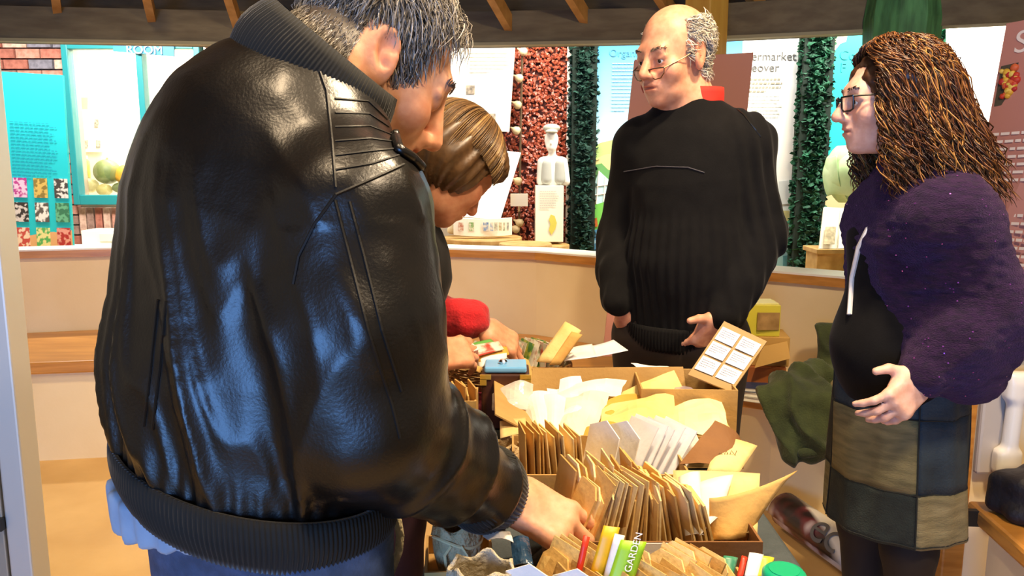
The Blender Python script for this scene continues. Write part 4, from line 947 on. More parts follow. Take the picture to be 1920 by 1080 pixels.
# ---------------------------------------------------------------- 3. balding man in the black jumper
def bald_man():
    rg = random.Random(31); rs = np.random.RandomState(8); Y = 2.1
    P = person('balding man in glasses and black jumper standing hands in pockets behind the table', (.45, 2.12, 0))
    hd = frame((-.80, -.58, -.20)); s = 1.0; o = at(1262, 106, Y)
    nk = at(1290, 208, Y+.02); Fd = nrm((-.55, -.83, 0)); Rd = vec(-Fd[1], Fd[0], 0)
    hip, bel, che = at(1275, 640, 2.14), at(1292, 480, 2.12), at(1300, 330, 2.13)
    shL, elL, wrL = at(1392, 270, 2.08), at(1424, 440, 2.06), at(1362, 590, 1.97)
    shR, elR, wrR = at(1205, 280, 2.20), at(1166, 440, 2.24), at(1156, 562, 2.12)
    B = Body(); L = add_head(B, o, hd, s, nk, jowl=.012, neck_r=.062, ear=1.08, lid=.0152, slot=True, nose=1.01)
    B.ell(L(-.02, 0, .04), np.array((.088, .074, .082))*s, hd, .02)
    for a, b_, ra, rb in ((hip, bel, .10, .12), (bel, che, .12, .12), (che, nk, .11, .06)): B.cone(a, b_, ra, rb, .05, flat=(Fd, .78))
    B.cone(shL, shR, .06, .06, .05)
    for a, b_, c_ in ((shR, elR, wrR), (shL, elL, wrL)): B.cone(a, b_, .052, .044, .03); B.cone(b_, c_, .042, .030, .02)
    hx = vec(hip[0], hip[1], .84); hips = [hx+Rd*.09, hx-Rd*.09]; kn = [h-vec(0, 0, .38)+Fd*.02 for h in hips]; an = [vec(k_[0], k_[1], .08)-Fd*.03 for k_ in kn]
    for h_, k_, a_ in zip(hips, kn, an): B.cone(hip, h_, .08, .075, .02); B.cone(h_, k_, .072, .055, .03); B.cone(k_, a_, .052, .038, .02); B.cone(a_, a_+Fd*.12-vec(0, 0, .035), .035, .03, .02)
    dL = nrm(at(1318, 640, 2.0)-wrL); 
    add_hand(B, wrL+dL*.012, dL, (.45, -.75, .1), -1, ((.5, .5, .3),)*4, .05, 1.02, thumb=(.15, 1.0, .25), tcurl=.15)
    dR = nrm(at(1200, 650, 2.16)-wrR); add_hand(B, wrR+dR*.05, dR, (-.6, -.6, .1), 1, ((.4, .4, .3),)*4, .05, 1.0, thumb=(.8, .4, -.2))
    V, Fc = B.build(.0042); V = relax(V, Fc, 1, .3); b = meshobj('body', V, Fc, M_skin, P, True)
    c = skin_tint(V, '#dba283', o=o, M=hd, s=s, ruddy=.8); l = (V-o)@hd/s; ln = vnormals_fast(V, Fc)@hd
    ear_z = (np.abs(l[:, 1]) > .072) & (np.abs(l[:, 0]+.006) < .028) & (np.abs(l[:, 2]+.004) < .04)
    sc_ = (np.abs(l).max(1) < .14) & (l[:, 2] > -.052) & (l[:, 2] < .088) & (l[:, 0] < .026-.25*np.maximum(0, l[:, 2]-.03)) & ((np.abs(l[:, 1]) > .045) | (l[:, 0] < -.075)) & ~ear_z & ~((l[:, 0] > -.022) & (l[:, 2] < -.004))
    c[sc_] = c[sc_]*.5+.5*np.array(srgb('#9a8c7c')[:3]); set_tint(b, c); eyes(b, L, s, (.25, -.25)); brows(b, L, s, '#8c7662', rg, 90)
    ids = rs.choice(np.where(sc_)[0], 2600); paths = []; cols = []
    for i in ids:
        p = l[i]; n0 = ln[i]; side = np.sign(p[1]) or 1; fl = np.array([-.75, side*.1, -.45])+rs.normal(0, .3, 3); fl -= n0*(fl@n0); fl /= np.linalg.norm(fl)+1e-6; le = rs.uniform(.022, .038); li = rs.uniform(.006, .017)
        w = rs.normal(0, .003, 3)
        paths.append(np.array([p+fl*le*t+n0*li*math.sin(min(1, t*1.6)*1.57)-n0*t*t*le*le*5+w*math.sin(t*5) for t in np.linspace(0, 1, 6)])@hd.T*s+o)
        u = rs.rand(); cols.append(np.array(srgb('#d8d0bc' if u < .55 else '#a89c88' if u < .8 else '#efeadc')[:3])*rs.uniform(.8, 1.15))
    strand_mesh('hair', paths, cols, [rs.uniform(.0009, .0017) for _ in paths], M_hair, P)
    # glasses, low on the nose
    g = MB(); M_gl = mat('thin_gold_rim', '#6a4c34', .35, metal=.6)
    gl = empty('glasses', o); gl.parent = P; gl.location = Vector(o)-P.location
    for y in (-1, 1):
        pts = [L(.104-.012*(abs(yy)/.05), yy, -.026+zz) for yy, zz in ((y*.012, .006), (y*.014, -.010), (y*.024, -.019), (y*.040, -.017), (y*.050, -.006), (y*.052, .007))]; MB().tube(pts, .0014, 6).build('rim', M_gl, gl)
        MB().tube([L(.104, y*.012, -.020), L(.100, y*.032, -.0185), L(.092, y*.052, -.019)], .0016, 6).build('top_rim', mat('dark_rim', '#3a2c24', .4), gl)
        MB().tube([L(.092, y*.053, -.020), L(.04, y*.074, -.004), L(-.005, y*.083, .012)], .0016, 6).build('temple_arm', M_gl, gl)
        q = MB(); ce = L(.1, y*.032, -.031); pp = [L(.104-.010*(abs(yy)/.05), yy, -.026+zz) for yy, zz in ((y*.012, .006), (y*.014, -.010), (y*.024, -.019), (y*.040, -.017), (y*.050, -.006), (y*.052, .007))]; q.add(pp, [tuple(range(6))]); q.build('lens', mat('lens_glass', '#ffffff', .03, trans=1., alpha=.22), gl)
    MB().tube([L(.104, -.012, -.020), L(.112, 0, -.017), L(.104, .012, -.020)], .0014, 6).build('bridge', M_gl, gl)
    # red shirt collar
    nd = nrm(o-nk); ra = nrm(np.cross(nd, (0, 1, 0))); rb = np.cross(nd, ra)
    ring_band('red_shirt_collar', nk+vec(.014, .004, .008), Rd*.074, Fd*.070, nrm(nd*.3+vec(.22, .05, .6)), -.03, .050, mat('red_shirt', '#d62c1c', .8, '#b82014', 30.), P, 20, .0, a0=math.pi/2+.3, a1=math.pi*2.5-.3, n=90, flare=-.004, bulge=.004)
    # jumper
    B = Body()
    for a, b_, ra_, rb_ in ((hip+vec(0, 0, .035), bel, .160, .164), (bel, che, .164, .158), (che, nk-vec(0, 0, .018), .155, .088)): B.cone(a, b_, ra_, rb_, .05, flat=(Fd, .82))
    B.cone(shL, shR, .078, .078, .06)
    for a, b_, c_ in ((shR, elR, wrR), (shL, elL, wrL)): B.cone(a, b_, .074, .068, .022); B.cone(b_, b_*.4+c_*.6, .070, .062, .018); B.cone(b_*.4+c_*.6, c_, .062, .044, .012)
    zc = hip[2]-.0
    V, Fc = B.build(.0062, clip=lambda F, ax: np.maximum(F, np.minimum((zc-ax[2])[None, None, :]+0*F, .05)) if False else F)
    def jf(p):
        r = p-bel; u = np.arctan2(r@Rd, r@Fd); low = np.clip((1.2-p[:, 2])/.05, 0, 1)
        t = np.clip(((p-shL)@(elL-shL))/((elL-shL)@(elL-shL)), 0, 1); dl = np.linalg.norm(p-shL-t[:, None]*(elL-shL), axis=1); on = np.clip((.1-dl)/.02, 0, 1)
        ax_ = nrm(np.cross(elL-shL, (0, 1, 0))); ua = (p-shL)@ax_
        return .0022*np.sin(u*34)*low*(1-on)+.004*np.sin(ua*170)*on+.006*vnoise(p*8)+.003*vnoise(p*20)
    V = drape(V, Fc, jf, 0); jm = meshobj('jumper', V, Fc, M_knit, P, True); bv = bvh_of(V, Fc)
    q = surf_path(bv, ((1170, 322), (1230, 312), (1290, 314), (1325, 325)), .001); MB().tube(q, .0016, 5).build('chest_seam', mat('grey_thread', '#3c3a40', .8), jm)
    ring_band('neckband', nk-nd*.012, Rd*.088, Fd*.082, nrm(nd+vec(0, 0, .5)), -.018, .012, M_knit, jm, 70, .001, bulge=.004, flare=-.008)
    ring_band('hem_rib', vec(hip[0], hip[1], hip[2]+.03), Rd*.166, Fd*.138, (0, 0, 1), .03, -.035, M_knit, jm, 110, .0015, bulge=.004, flare=-.006)
    q = surf_path(bv, ((1345, 178), (1395, 215), (1430, 262)), .001); MB().tube(q, .002, 5).build('shoulder_seam', M_black, jm)
    B = Body(); B.cone(hip+vec(0, 0, .04), hx, .155, .165, .04, flat=(Fd, .8))
    for h_, k_, a_ in zip(hips, kn, an): B.cone(h_, k_, .098, .078, .05); B.cone(k_, a_, .078, .065, .03)
    V, Fc = B.build(.008); V = drape(V, Fc, lambda p: .006*vnoise(p*9)); meshobj('trousers', V, Fc, mat('dark_brown_cloth', '#1d1410', .85, '#261a14', 30.), P, True); feet(P, an, Fd)
bald_man()

# ---------------------------------------------------------------- 4. curly-haired woman
def curly_woman():
    rg = random.Random(41); rs = np.random.RandomState(12); Y = 1.78
    P = person('curly-haired woman in a purple cardigan and patchwork denim skirt', (.86, 1.80, 0))
    hd = frame((-.985, .06, -.10)); s = .97; o = at(1666, 184, Y)
    nk = at(1712, 315, Y+.01); Fd = nrm((-.95, -.3, 0)); Rd = vec(-Fd[1], Fd[0], 0)
    hip, wai, che = at(1690, 770, 1.84), at(1672, 640, 1.80), at(1700, 440, 1.79)
    shL, elL, wrL = at(1775, 410, 1.66), at(1845, 595, 1.66), at(1735, 700, 1.60)
    shR, elR, wrR = at(1680, 400, 1.93), at(1700, 560, 2.02), at(1660, 650, 1.98)
    B = Body(); L = add_head(B, o, hd, s, nk, neck_r=.046, nose=1.02, lid=.0152, slot=True)
    for a, b_, ra, rb in ((hip, wai, .10, .10), (wai, che, .10, .10), (che, nk, .095, .05)): B.cone(a, b_, ra, rb, .05, flat=(Fd, .85))
    B.cone(shL, shR, .05, .05, .05)
    for a, b_, c_ in ((shR, elR, wrR), (shL, elL, wrL)): B.cone(a, b_, .046, .038, .03); B.cone(b_, c_, .037, .025, .02)
    dL = nrm(at(1665, 775, 1.56)-wrL); add_hand(B, wrL+dL*.015, dL, (.55, -.75, .35), -1, ((.35, .5, .3), (.45, .6, .3), (.5, .6, .3), (.6, .6, .3)), .14, .98, thumb=(.55, .8, -.2))
    dR = vec(-.3, -.2, -.9); add_hand(B, wrR+dR*.02, dR, (0, 1, 0), 1, (.4, .4, .4, .4))
    hx = vec(hip[0]+.0, hip[1], hip[2]-.08); hips = [hx+Rd*.075, hx-Rd*.075]; kn = [vec(h[0], h[1], .42)+Fd*.02 for h in hips]; an = [vec(k_[0], k_[1], .08)-Fd*.03 for k_ in kn]
    for h_, k_, a_ in zip(hips, kn, an): B.cone(hip, h_, .07, .06, .03); B.cone(h_, k_, .058, .048, .03); B.cone(k_, a_, .048, .035, .02); B.cone(a_, a_+Fd*.1-vec(0, 0, .035), .032, .028, .02)
    V, Fc = B.build(.0042); V = relax(V, Fc, 1, .3); b = meshobj('body', V, Fc, M_skin, P, True)
    c = skin_tint(V, '#e6bba6', o=o, M=hd, s=s, ruddy=.6); l = (V-o)@hd/s; sc_ = (np.abs(l).max(1) < .14) & ((l[:, 2] > .07) | (l[:, 0] < -.0)) & (l[:, 2] > -.06); c[sc_] = np.array(srgb('#2c180e')[:3]); set_tint(b, c); eyes(b, L, s); brows(b, L, s, '#3c2618', rg, 50)
    # hair
    B = Body(); B.ell(L(-.03, 0, .028), np.array((.108, .096, .100))*s, hd, .03); B.ell(L(-.062, 0, -.05), np.array((.082, .098, .085))*s, hd, .05); B.ell(L(-.082, 0, -.125), np.array((.075, .10, .06))*s, hd, .05)
    B.ell(L(-.015, -.06, -.02), np.array((.045, .042, .08))*s, hd, .03); B.ell(L(-.015, .06, -.02), np.array((.045, .042, .08))*s, hd, .03)
    V, Fc = B.build(.0065); V = drape(V, Fc, lambda p: .009*vnoise(p*38)+.006*vnoise(p*75), 0); hm = meshobj('hair', V, Fc, M_hair, P, True); set_tint(hm, np.tile(np.array(srgb('#3a2010')[:3]), (len(V), 1))*(1+.5*vnoise(V*50))[:, None])
    paths = []; cols = []; K = 34
    for i in range(1500):
        a = rs.uniform(.85, 2*math.pi-.85) if i % 6 else rs.choice((-1, 1))*rs.uniform(.8, 1.2); cen = np.array([-.028, 0, .026]); r_ = np.array([.112, .102, .106])*rs.uniform(.93, 1.05)
        back = -math.cos(a); ln = rs.uniform(.14, .24)+.05*max(0, back); t0 = rs.uniform(.1, 1.2); pts = []; ph0 = rs.uniform(0, 6.28); fr = rs.uniform(3.2, 6.5)*2*math.pi; am = rs.uniform(.004, .011)*(1 if i % 3 else 1.6); out = rs.uniform(.0, .05)*(1+max(0, back))
        for k_ in range(K):
            t = k_/(K-1); ph = t0+t*1.6*max(.6, (1.6-t0)/1.2); ph_c = min(ph, 1.62)
            d_ = np.array([math.sin(ph_c)*math.cos(a), math.sin(ph_c)*math.sin(a), math.cos(ph_c)]); q = cen+d_*r_
            over = max(0, t-.42)/.58; q[2] -= over*ln*(1 if ph_c > 1.3 else .6); q[:2] += d_[:2]*out*over; q[0] -= .035*over*max(0, abs(math.sin(a)))
            n1 = np.cross(d_, [0, 0, 1.]); n1 /= np.linalg.norm(n1)+1e-6; w = am*(.35+.65*t)
            q = q+n1*w*math.cos(fr*t+ph0)+d_*w*math.sin(fr*t+ph0); pts.append(q)
        paths.append(np.array(pts)@hd.T*s+o); u = rs.rand(); cols.append(np.array(srgb('#5e361c' if u < .42 else '#3a2010' if u < .66 else '#8f5c2c' if u < .9 else '#bd8844')[:3])*rs.uniform(.8, 1.2))
    for i in range(260):
        a = rs.uniform(-.85, .85); side = np.sign(a) or 1; cen = np.array([-.028, 0, .026]); r_ = np.array([.112, .102, .106])*rs.uniform(.97, 1.06); pts = []; ph0 = rs.uniform(0, 6.28); am = rs.uniform(.003, .006)
        for k_ in range(K):
            t = k_/(K-1); ph = .1+t*1.12; aa = a*.7+side*t*t*.95; d_ = np.array([math.sin(ph)*math.cos(aa), math.sin(ph)*math.sin(aa), math.cos(ph)]); q = cen+d_*r_*(1+.03*math.sin(t*3)); n1 = np.cross(d_, [0, 0, 1.]); n1 /= np.linalg.norm(n1)+1e-6
            pts.append(q+n1*am*math.cos(24*t+ph0)+d_*am*math.sin(24*t+ph0))
        paths.append(np.array(pts)@hd.T*s+o); u = rs.rand(); cols.append(np.array(srgb('#5e361c' if u < .5 else '#2c180c' if u < .75 else '#8f5c2c')[:3])*rs.uniform(.8, 1.2))
    strand_mesh('hair_curls', paths, cols, [rs.uniform(.0008, .0020) for _ in paths], M_hair, hm, 3)
    # glasses
    gl = empty('glasses', o); gl.parent = P; gl.location = Vector(o)-P.location; M_fr = mat('black_frame', '#14161a', .3)
    for y in (-1, 1):
        rr = [L(.108-.012*abs(yy)/.05, yy, zz) for yy, zz in ((y*.010, .012), (y*.054, .012), (y*.052, -.016), (y*.040, -.020), (y*.016, -.020), (y*.010, -.012), (y*.010, .012))]; MB().tube(rr, .0022, 6).build('rim', M_fr, gl)
        MB().tube([L(.095, y*.054, .011), L(.04, y*.074, .008), L(-.01, y*.081, .004)], .0024, 6).build('temple_arm', M_fr, gl)
        MB().add(rr[:6], [tuple(range(6))]).build('lens', mat('lens_glass', '#ffffff', .03, trans=1., alpha=.22), gl)
    MB().tube([L(.108, -.010, .004), L(.112, 0, .006), L(.108, .010, .004)], .002, 6).build('bridge', M_fr, gl)
    # black top
    B = Body()
    for a, b_, ra, rb in ((hip, wai, .118, .124), (wai, che, .124, .112), (che, nk-vec(0, 0, .04), .125, .07)): B.cone(a, b_, ra, rb, .05, flat=(Fd, .88))
    B.ell(wai+Fd*.02+vec(0.01, 0, -.03), (.10, .11, .11), k=.06)
    V, Fc = B.build(.007); V = drape(V, Fc, lambda p: .004*vnoise(p*10)); bt = meshobj('black_top', V, Fc, M_knit, P, True); bv = bvh_of(V, Fc)
    # purple cardigan
    B = Body()
    for a, b_, ra, rb in ((wai+vec(.03, .0, .02), che, .160, .155), (che, nk-vec(0, 0, .0), .150, .085)): B.cone(a+vec(.02, 0, 0), b_+vec(.01, 0, 0), ra, rb, .05, flat=(Fd, .9))
    B.cone(shL, shR, .078, .078, .06); B.cone(shL, elL, .085, .092, .05); B.cone(elL, elL*.5+wrL*.5, .092, .080, .04); B.cone(elL*.5+wrL*.5, wrL, .080, .055, .03); B.cone(elL, elL+vec(.01, .02, -.13), .075, .055, .05); B.cone(elL*.6+wrL*.4, elL*.75+wrL*.25+vec(0, 0, -.10), .06, .05, .05)
    B.cone(shR, elR, .075, .07, .04); B.cone(elR, wrR, .07, .05, .04)
    ez = [(at(px, py, 1.7)[2], at(px, py, 1.7)[0]) for px, py in ((1690, 700), (1655, 560), (1640, 470), (1655, 380), (1680, 310))]
    zs, xs = np.array([e[0] for e in ez]), np.array([e[1] for e in ez])
    arm = lambda ax: None
    def cl(F, ax):
        xe = np.interp(ax[2], zs, xs); pl = (xe[None, None, :]-ax[0][:, None, None])*.7+0*F
        # sleeves stay whole
        X, Yy, Z = np.meshgrid(*ax, indexing='ij', sparse=True); keep = np.full(F.shape, 9., np.float32)
        for a_, b_ in ((elL, wrL), (elR, wrR), (shL, elL)):
            u = b_-a_; t = np.clip(((X-a_[0])*u[0]+(Yy-a_[1])*u[1]+(Z-a_[2])*u[2])/(u@u), 0, 1); keep = np.minimum(keep, np.sqrt((X-a_[0]-t*u[0])**2+(Yy-a_[1]-t*u[1])**2+(Z-a_[2]-t*u[2])**2)-.10)
        return np.maximum(F, np.minimum(pl, keep))
    V, Fc = B.build(.0062, clip=cl)
    V = drape(V, Fc, lambda p: .008*vnoise(p*9+3)+.005*(1-np.abs(np.sin(p@nrm((.6, .2, -.8))*28+2*vnoise(p*5))))+.0025*vnoise(p*np.array([40, 40, 120])), 0)
    M_purple = mat('purple_wool', '#2a1038', .88, '#180a26', 60., .7, 220, sheen=.18, spec=.3, stretch=(1, 1, 3)); M_purple.node_tree.nodes['Principled BSDF'].inputs['Sheen Tint'].default_value = (.6, .35, .8, 1)
    cd = meshobj('purple_cardigan', V, Fc, M_purple, P, True)
    q = surf_path(bv, ((1632, 425), (1612, 465), (1600, 520), (1594, 600)), .003); 
    if len(q) > 3: MB().tube(q, .006, 6).build('white_trim', M_white, bt)
    # sequins
    mb = MB(); ids = rs.choice(len(V), 420); N = vnormals_fast(V, Fc)
    for i in ids:
        n_ = N[i]; a_ = nrm(np.cross(n_, (.3, .2, .9))); b_ = np.cross(n_, a_); c_ = V[i]+n_*.0015; r__ = .0018; mb.add([c_+a_*r__, c_+b_*r__, c_-a_*r__, c_-b_*r__], [(0, 1, 2, 3)])
    sq = mb.build('sequins', mat('sequin', '#b060d0', .2, metal=.7), cd); sq['kind'] = 'stuff'
    # patchwork skirt: panels sewn edge to edge
    M_p = [mat('denim_dark_green', '#26302c', .85, '#1c2422', 30., .4, 300), mat('denim_olive', '#8a8158', .85, '#6a6444', 14., .5, 120, stretch=(1, 1, 5)), mat('denim_blue_grey', '#33424a', .85, '#222e34', 12., .4, 200), mat('denim_khaki', '#9a8f66', .85, '#7c7350', 14., .5, 120, stretch=(1, 1, 5))]
    z_top, z_bot = at(1690, 705, 1.70)[2], at(1690, 1040, 1.66)[2]; sk = empty('skirt', hip); sk.parent = P; sk.location = Vector(hip)-P.location
    def spt(a, t, ex=0.):
        r = .150+.012*t+ex+.0035*math.sin(a*7+t*5)+.003*math.sin(a*13+1.7); c_ = vec(hip[0]+.0-.012*(1-t), hip[1], 0); return c_+Rd*math.cos(a)*r*.98+Fd*math.sin(a)*r*.92+vec(0, 0, z_top+(z_bot-z_top)*t)
    # angle of camera-facing side
    ac = math.atan2((-hip[:2]/np.linalg.norm(hip[:2]))@Fd[:2], (-hip[:2]/np.linalg.norm(hip[:2]))@Rd[:2])
    rows = ((0, .25, (2, 2, 2, 0)), (.25, .68, (1, 2, 1, 0)), (.68, 1., (0, 3, 0, 1)))
    sgn = 1 if (spt(ac+.3, .5)-spt(ac, .5))[0] > 0 else -1
    bounds = (-1.25, .28, 1.7, 3.2, 2*math.pi-1.25)
    for r0, r1, ms in rows:
        for q_ in range(4):
            G = [[spt(ac+sgn*(bounds[q_]+(bounds[q_+1]-bounds[q_])*i/18), r0+(r1-r0)*j/8, .0025*math.sin(math.pi*min(1, max(0, i/18)))**.3) for j in range(9)] for i in range(19)]
            MB().grid(G).build('denim_patch', M_p[ms[q_]], sk, True, solid=.003)
        for q_ in range(4): MB().tube([spt(ac+sgn*bounds[q_], r0+(r1-r0)*j/6, .003) for j in range(7)], .0016, 5).build('seam', mat('seam_thread', '#1c201c', .8), sk)
    for tt in (.25, .68, .985): MB().tube([spt(ac+sgn*(bounds[0]+2*math.pi*i/80), tt, .003) for i in range(81)], .0018, 5).build('seam', mat('seam_thread', '#1c201c', .8), sk)
    MB().tube([spt(ac+sgn*(-.55+.10*i), .0+.20*(i/6)**1.5, .006) for i in range(7)], .0022, 5).build('pocket_edge', mat('pocket_edge', '#b0a888', .8), sk)
    G = [[spt(2*math.pi*i/40, j*.9+.05, -.012) for j in range(2)] for i in range(41)]; MB().grid(G).build('lining', M_p[0], sk, True)
    B = Body()
    for h_, k_, a_ in zip(hips, kn, an): B.cone(h_+vec(0, 0, -.06), k_, .062, .058, .03); B.cone(k_, a_, .058, .043, .03)
    V, Fc = B.build(.008); meshobj('leggings', V, Fc, mat('black_leggings', '#17100f', .8), P, True); feet(P, an, Fd)
curly_woman()
# ================================================================ TABLES AND SEED PACKETS
TZ = .74
M_grey = mat('grey_cloth', '#4a5256', .85, '#3c4448', 12., .3, 200); M_maroon = mat('maroon_cloth', '#7c1c2e', .8, '#681424', 12., .2, 200)
def table(name, x0, x1, y0, y1, z, m, label, drop):
    e = empty(name, ((x0+x1)/2, (y0+y1)/2, 0), label, 'table')
    MB().box(((x0+x1)/2, (y0+y1)/2, z-.017), ((x1-x0)/2, (y1-y0)/2, .013)).build('table_top', M_wood, e, bevel=.003)
    for x in (x0+.05, x1-.05):
        for y in (y0+.05, y1-.05): MB().tube([(x, y, 0), (x, y, z-.03)], .016, 10).build('leg', M_alu, e)
    V = []; n = 120; xc, yc = (x0+x1)/2, (y0+y1)/2; rows = [(-1, z+.0)]  # cloth
    P = []
    for i in range(n):
        t = 4*i/n; k = int(t); f = t-k
        c = [(x0, y0), (x1, y0), (x1, y1), (x0, y1)]; a, b = c[k % 4], c[(k+1) % 4]; P.append((a[0]+(b[0]-a[0])*f, a[1]+(b[1]-a[1])*f))
    G = []
    for i in range(n+1):
        p = P[i % n]; d = nrm(vec(p[0]-xc, p[1]-yc)); w = math.sin(i*2*math.pi/n*14)
        G.append([vec(xc+(p[0]-xc)*s_, yc+(p[1]-yc)*s_, z) for s_ in (0.001, .5, .98)]+[vec(p[0]+d[0]*(.004+.012*h_*(1+w)), p[1]+d[1]*(.004+.012*h_*(1+w)), z-.006-drop*h_) for h_ in (0, .3, .65, 1.)])
    MB().grid(G).build('tablecloth', m, e, True, solid=.002)
    return e
table('table', -.125, .42, .84, 1.80, TZ-.004, M_grey, 'narrow table under a dark grey cloth full of seed boxes', .22)
table('table', -.17, .25, 1.86, 2.16, TZ+.0, M_maroon, 'small table under a maroon cloth in front of the bob-haired woman', .2)

M_card = mat('cardboard', '#c09a5c', .8, '#b08a4e', 10., .1, 120); M_cardd = mat('cardboard_dark', '#8a5f34', .8, '#7a522c', 10., .1, 120); M_cardo = mat('box_orange', '#b5682a', .7, '#a05a22', 10.)
M_kraft = [mat('kraft_%d' % i, a, .75, b, 14., .2, 60) for i, (a, b) in enumerate((('#e2bd74', '#d2a95e'), ('#d2a75e', '#c4964e'), ('#ebcf92', '#dcba76'), ('#bd9250', '#a87e40')))]
M_env = mat('white_paper', '#f2eee6', .7, '#e6e0d8', 12., .15, 40); M_enw = mat('white_paper_cool', '#e4e4ea', .6, '#d4d4de', 12., .15, 40); M_cream = mat('cream_envelope', '#ecd690', .7, '#e0c478', 8., .25, 30); M_gold = mat('gold_envelope', '#d8a848', .7, '#c89638', 8., .25, 30)
def obox(name, c, yaw, w, d, h, label, m=M_card, flaps=(), z=None, th=.0035, inner=None):
    """open cardboard box, four walls and a base; flaps: (side, length, angle)"""
    z = TZ if z is None else z; e = empty(name, (c[0], c[1], z), label, 'box'); Rm = rot((0, 0, 1), yaw); cc = vec(c[0], c[1], z)
    def B(lc, hf, nm='wall', mm=m): MB().box(cc+Rm@vec(*lc), hf, Rm).build(nm, mm, e)
    B((0, 0, th/2+.001), (w/2, d/2, th/2), 'base')
    for sx in (-1, 1): B((sx*(w/2-th/2), 0, h/2+th), (th/2, d/2, h/2-th/2)); B((0, sx*(d/2-th/2), h/2+th), (w/2-th, th/2, h/2-th/2))
    for side, ln, an in flaps:
        ax = {'l': (-1, 0), 'r': (1, 0), 'f': (0, -1), 'b': (0, 1)}[side]; o_ = vec(ax[0]*w/2, ax[1]*d/2, h+th/2); dv = vec(ax[0]*math.cos(an), ax[1]*math.cos(an), math.sin(an)); t_ = vec(-ax[1], ax[0], 0); hw = (d if ax[0] else w)/2-.004
        MB().prism([cc+Rm@(o_+t_*hw), cc+Rm@(o_-t_*hw), cc+Rm@(o_-t_*hw*.97+dv*ln), cc+Rm@(o_+t_*hw*.97+dv*ln)], Rm@np.cross(dv, t_)*th*.8).build('flap', m, e)
    return e
def paper(name, c4, m, label=None, cat='envelope', bulge=.0, ys=None, n=7, crumple=0., th=.0008, seed=0, group=None, parent=None, fold=None):
    """sheet through px corners (px,py,Y) TL,TR,BR,BL with a bulge along its normal"""
    C = [at(*q) for q in c4]; TL, TR, BR, BL = C; nn = nrm(np.cross(TR-TL, BL-TL)); nn = nn if nn[1] < 0 else -nn; G = []
    for i in range(n):
        r_ = []
        for j in range(n):
            u, v = i/(n-1), j/(n-1); p = TL*(1-u)*(1-v)+TR*u*(1-v)+BR*u*v+BL*(1-u)*v
            p = p+nn*bulge*math.sin(math.pi*u)*(.5+.5*math.sin(math.pi*v))
            r_.append(p)
        G.append(r_)
    if crumple:
        A = np.array(G).reshape(-1, 3); A = A+nn*(crumple*vnoise(A*28+seed*7.3))[:, None]+crumple*.5*np.stack([vnoise(A*19+seed), vnoise(A*19+seed+30), vnoise(A*19+seed+60)], 1); G = A.reshape(n, n, 3)
    o = MB().grid(G).build(name, m, parent, crumple == 0 and bulge != 0, solid=th)
    if label: tag(o, label, cat, group)
    return o
# seed packet meshes (origin at bottom centre, face normal +x, width along y)
def packet_mesh(w, h, th, m, top):
    prof = [(-w/2, 0), (w/2, 0), (w/2, h*.86 if top else h)]+([(w*.30, h), (-w*.30, h)] if top == 1 else [(0, h)] if top == 2 else [])+[(-w/2, h*.86 if top else h)]
    n = len(prof); v = [(th/2, y, z) for y, z in prof]+[(-th/2, y, z) for y, z in prof]+[(th*1.3, 0, h*.42), (-th*1.3, 0, h*.42)]
    f = [(i, (i+1) % n, 2*n) for i in range(n)]+[(n+(i+1) % n, n+i, 2*n+1) for i in range(n)]+[(n+i, n+(i+1) % n, (i+1) % n, i) for i in range(n)]
    o = meshobj('seed_packet', v, f, m); me = o.data; bpy.data.objects.remove(o); return me
PK = [packet_mesh(.072, h, t, M_kraft[k], tp) for k, h, t, tp in ((0, .115, .0022, 0), (1, .11, .003, 1), (2, .118, .002, 0), (0, .105, .0035, 2), (3, .108, .003, 0), (1, .12, .002, 0), (2, .112, .0028, 1))]
PW = [packet_mesh(.085, .135, .002, M_env, 2), packet_mesh(.085, .12, .002, M_enw, 0), packet_mesh(.06, .10, .002, M_env, 2)]
def put_packet(me, p, yaw, lean, side, label, group):
    o = bpy.data.objects.new('seed_packet', me); o.location = Vector(p)
    o.rotation_euler = (Matrix.Rotation(yaw, 3, 'Z')@Matrix.Rotation(lean, 3, 'Y')@Matrix.Rotation(side, 3, 'X')).to_euler(); link(o); tag(o, label, 'seed packet', group); return o
ORD = 'first second third fourth fifth sixth seventh eighth ninth tenth eleventh twelfth thirteenth fourteenth fifteenth sixteenth seventeenth eighteenth'.split()
def row(a, b, n, z, l0, l1, yaw, what, where, group, meshes=PK, jit=.004, zj=.008, seed=1, sc=1.):
    rg = random.Random(seed)
    for i in range(n):
        t = i/(n-1); x, y = a[0]+(b[0]-a[0])*t, a[1]+(b[1]-a[1])*t
        put_packet(rg.choice(meshes), (x+rg.uniform(-jit, jit)*.4, y+rg.uniform(-jit, jit), z+rg.uniform(0, zj)), yaw+rg.uniform(-.1, .1), l0+(l1-l0)*t+rg.uniform(-.04, .04), rg.uniform(-.05, .05), '%s %s from the left in the %s' % (ORD[i], what, where), group).scale = (1, sc, sc)
# --- box A, at the front edge
obox('seed_box', (.145, .925), .0, .31, .13, .045, 'shallow cardboard box of kraft packets at the front edge of the table')
row((.02, .925), (.13, .925), 14, TZ+.006, .50, .38, .55, 'kraft packet', 'left row of the front box', 'front box left row', seed=1, sc=.85)
row((.165, .925), (.225, .925), 8, TZ+.006, .45, .55, .55, 'kraft packet', 'right row of the front box', 'front box right row', seed=2, sc=.82)
row((.03, .885), (.21, .885), 16, TZ+.006, .35, .5, .5, 'kraft packet', 'lowest row of the front box', 'front box bottom row', seed=9, sc=.78)
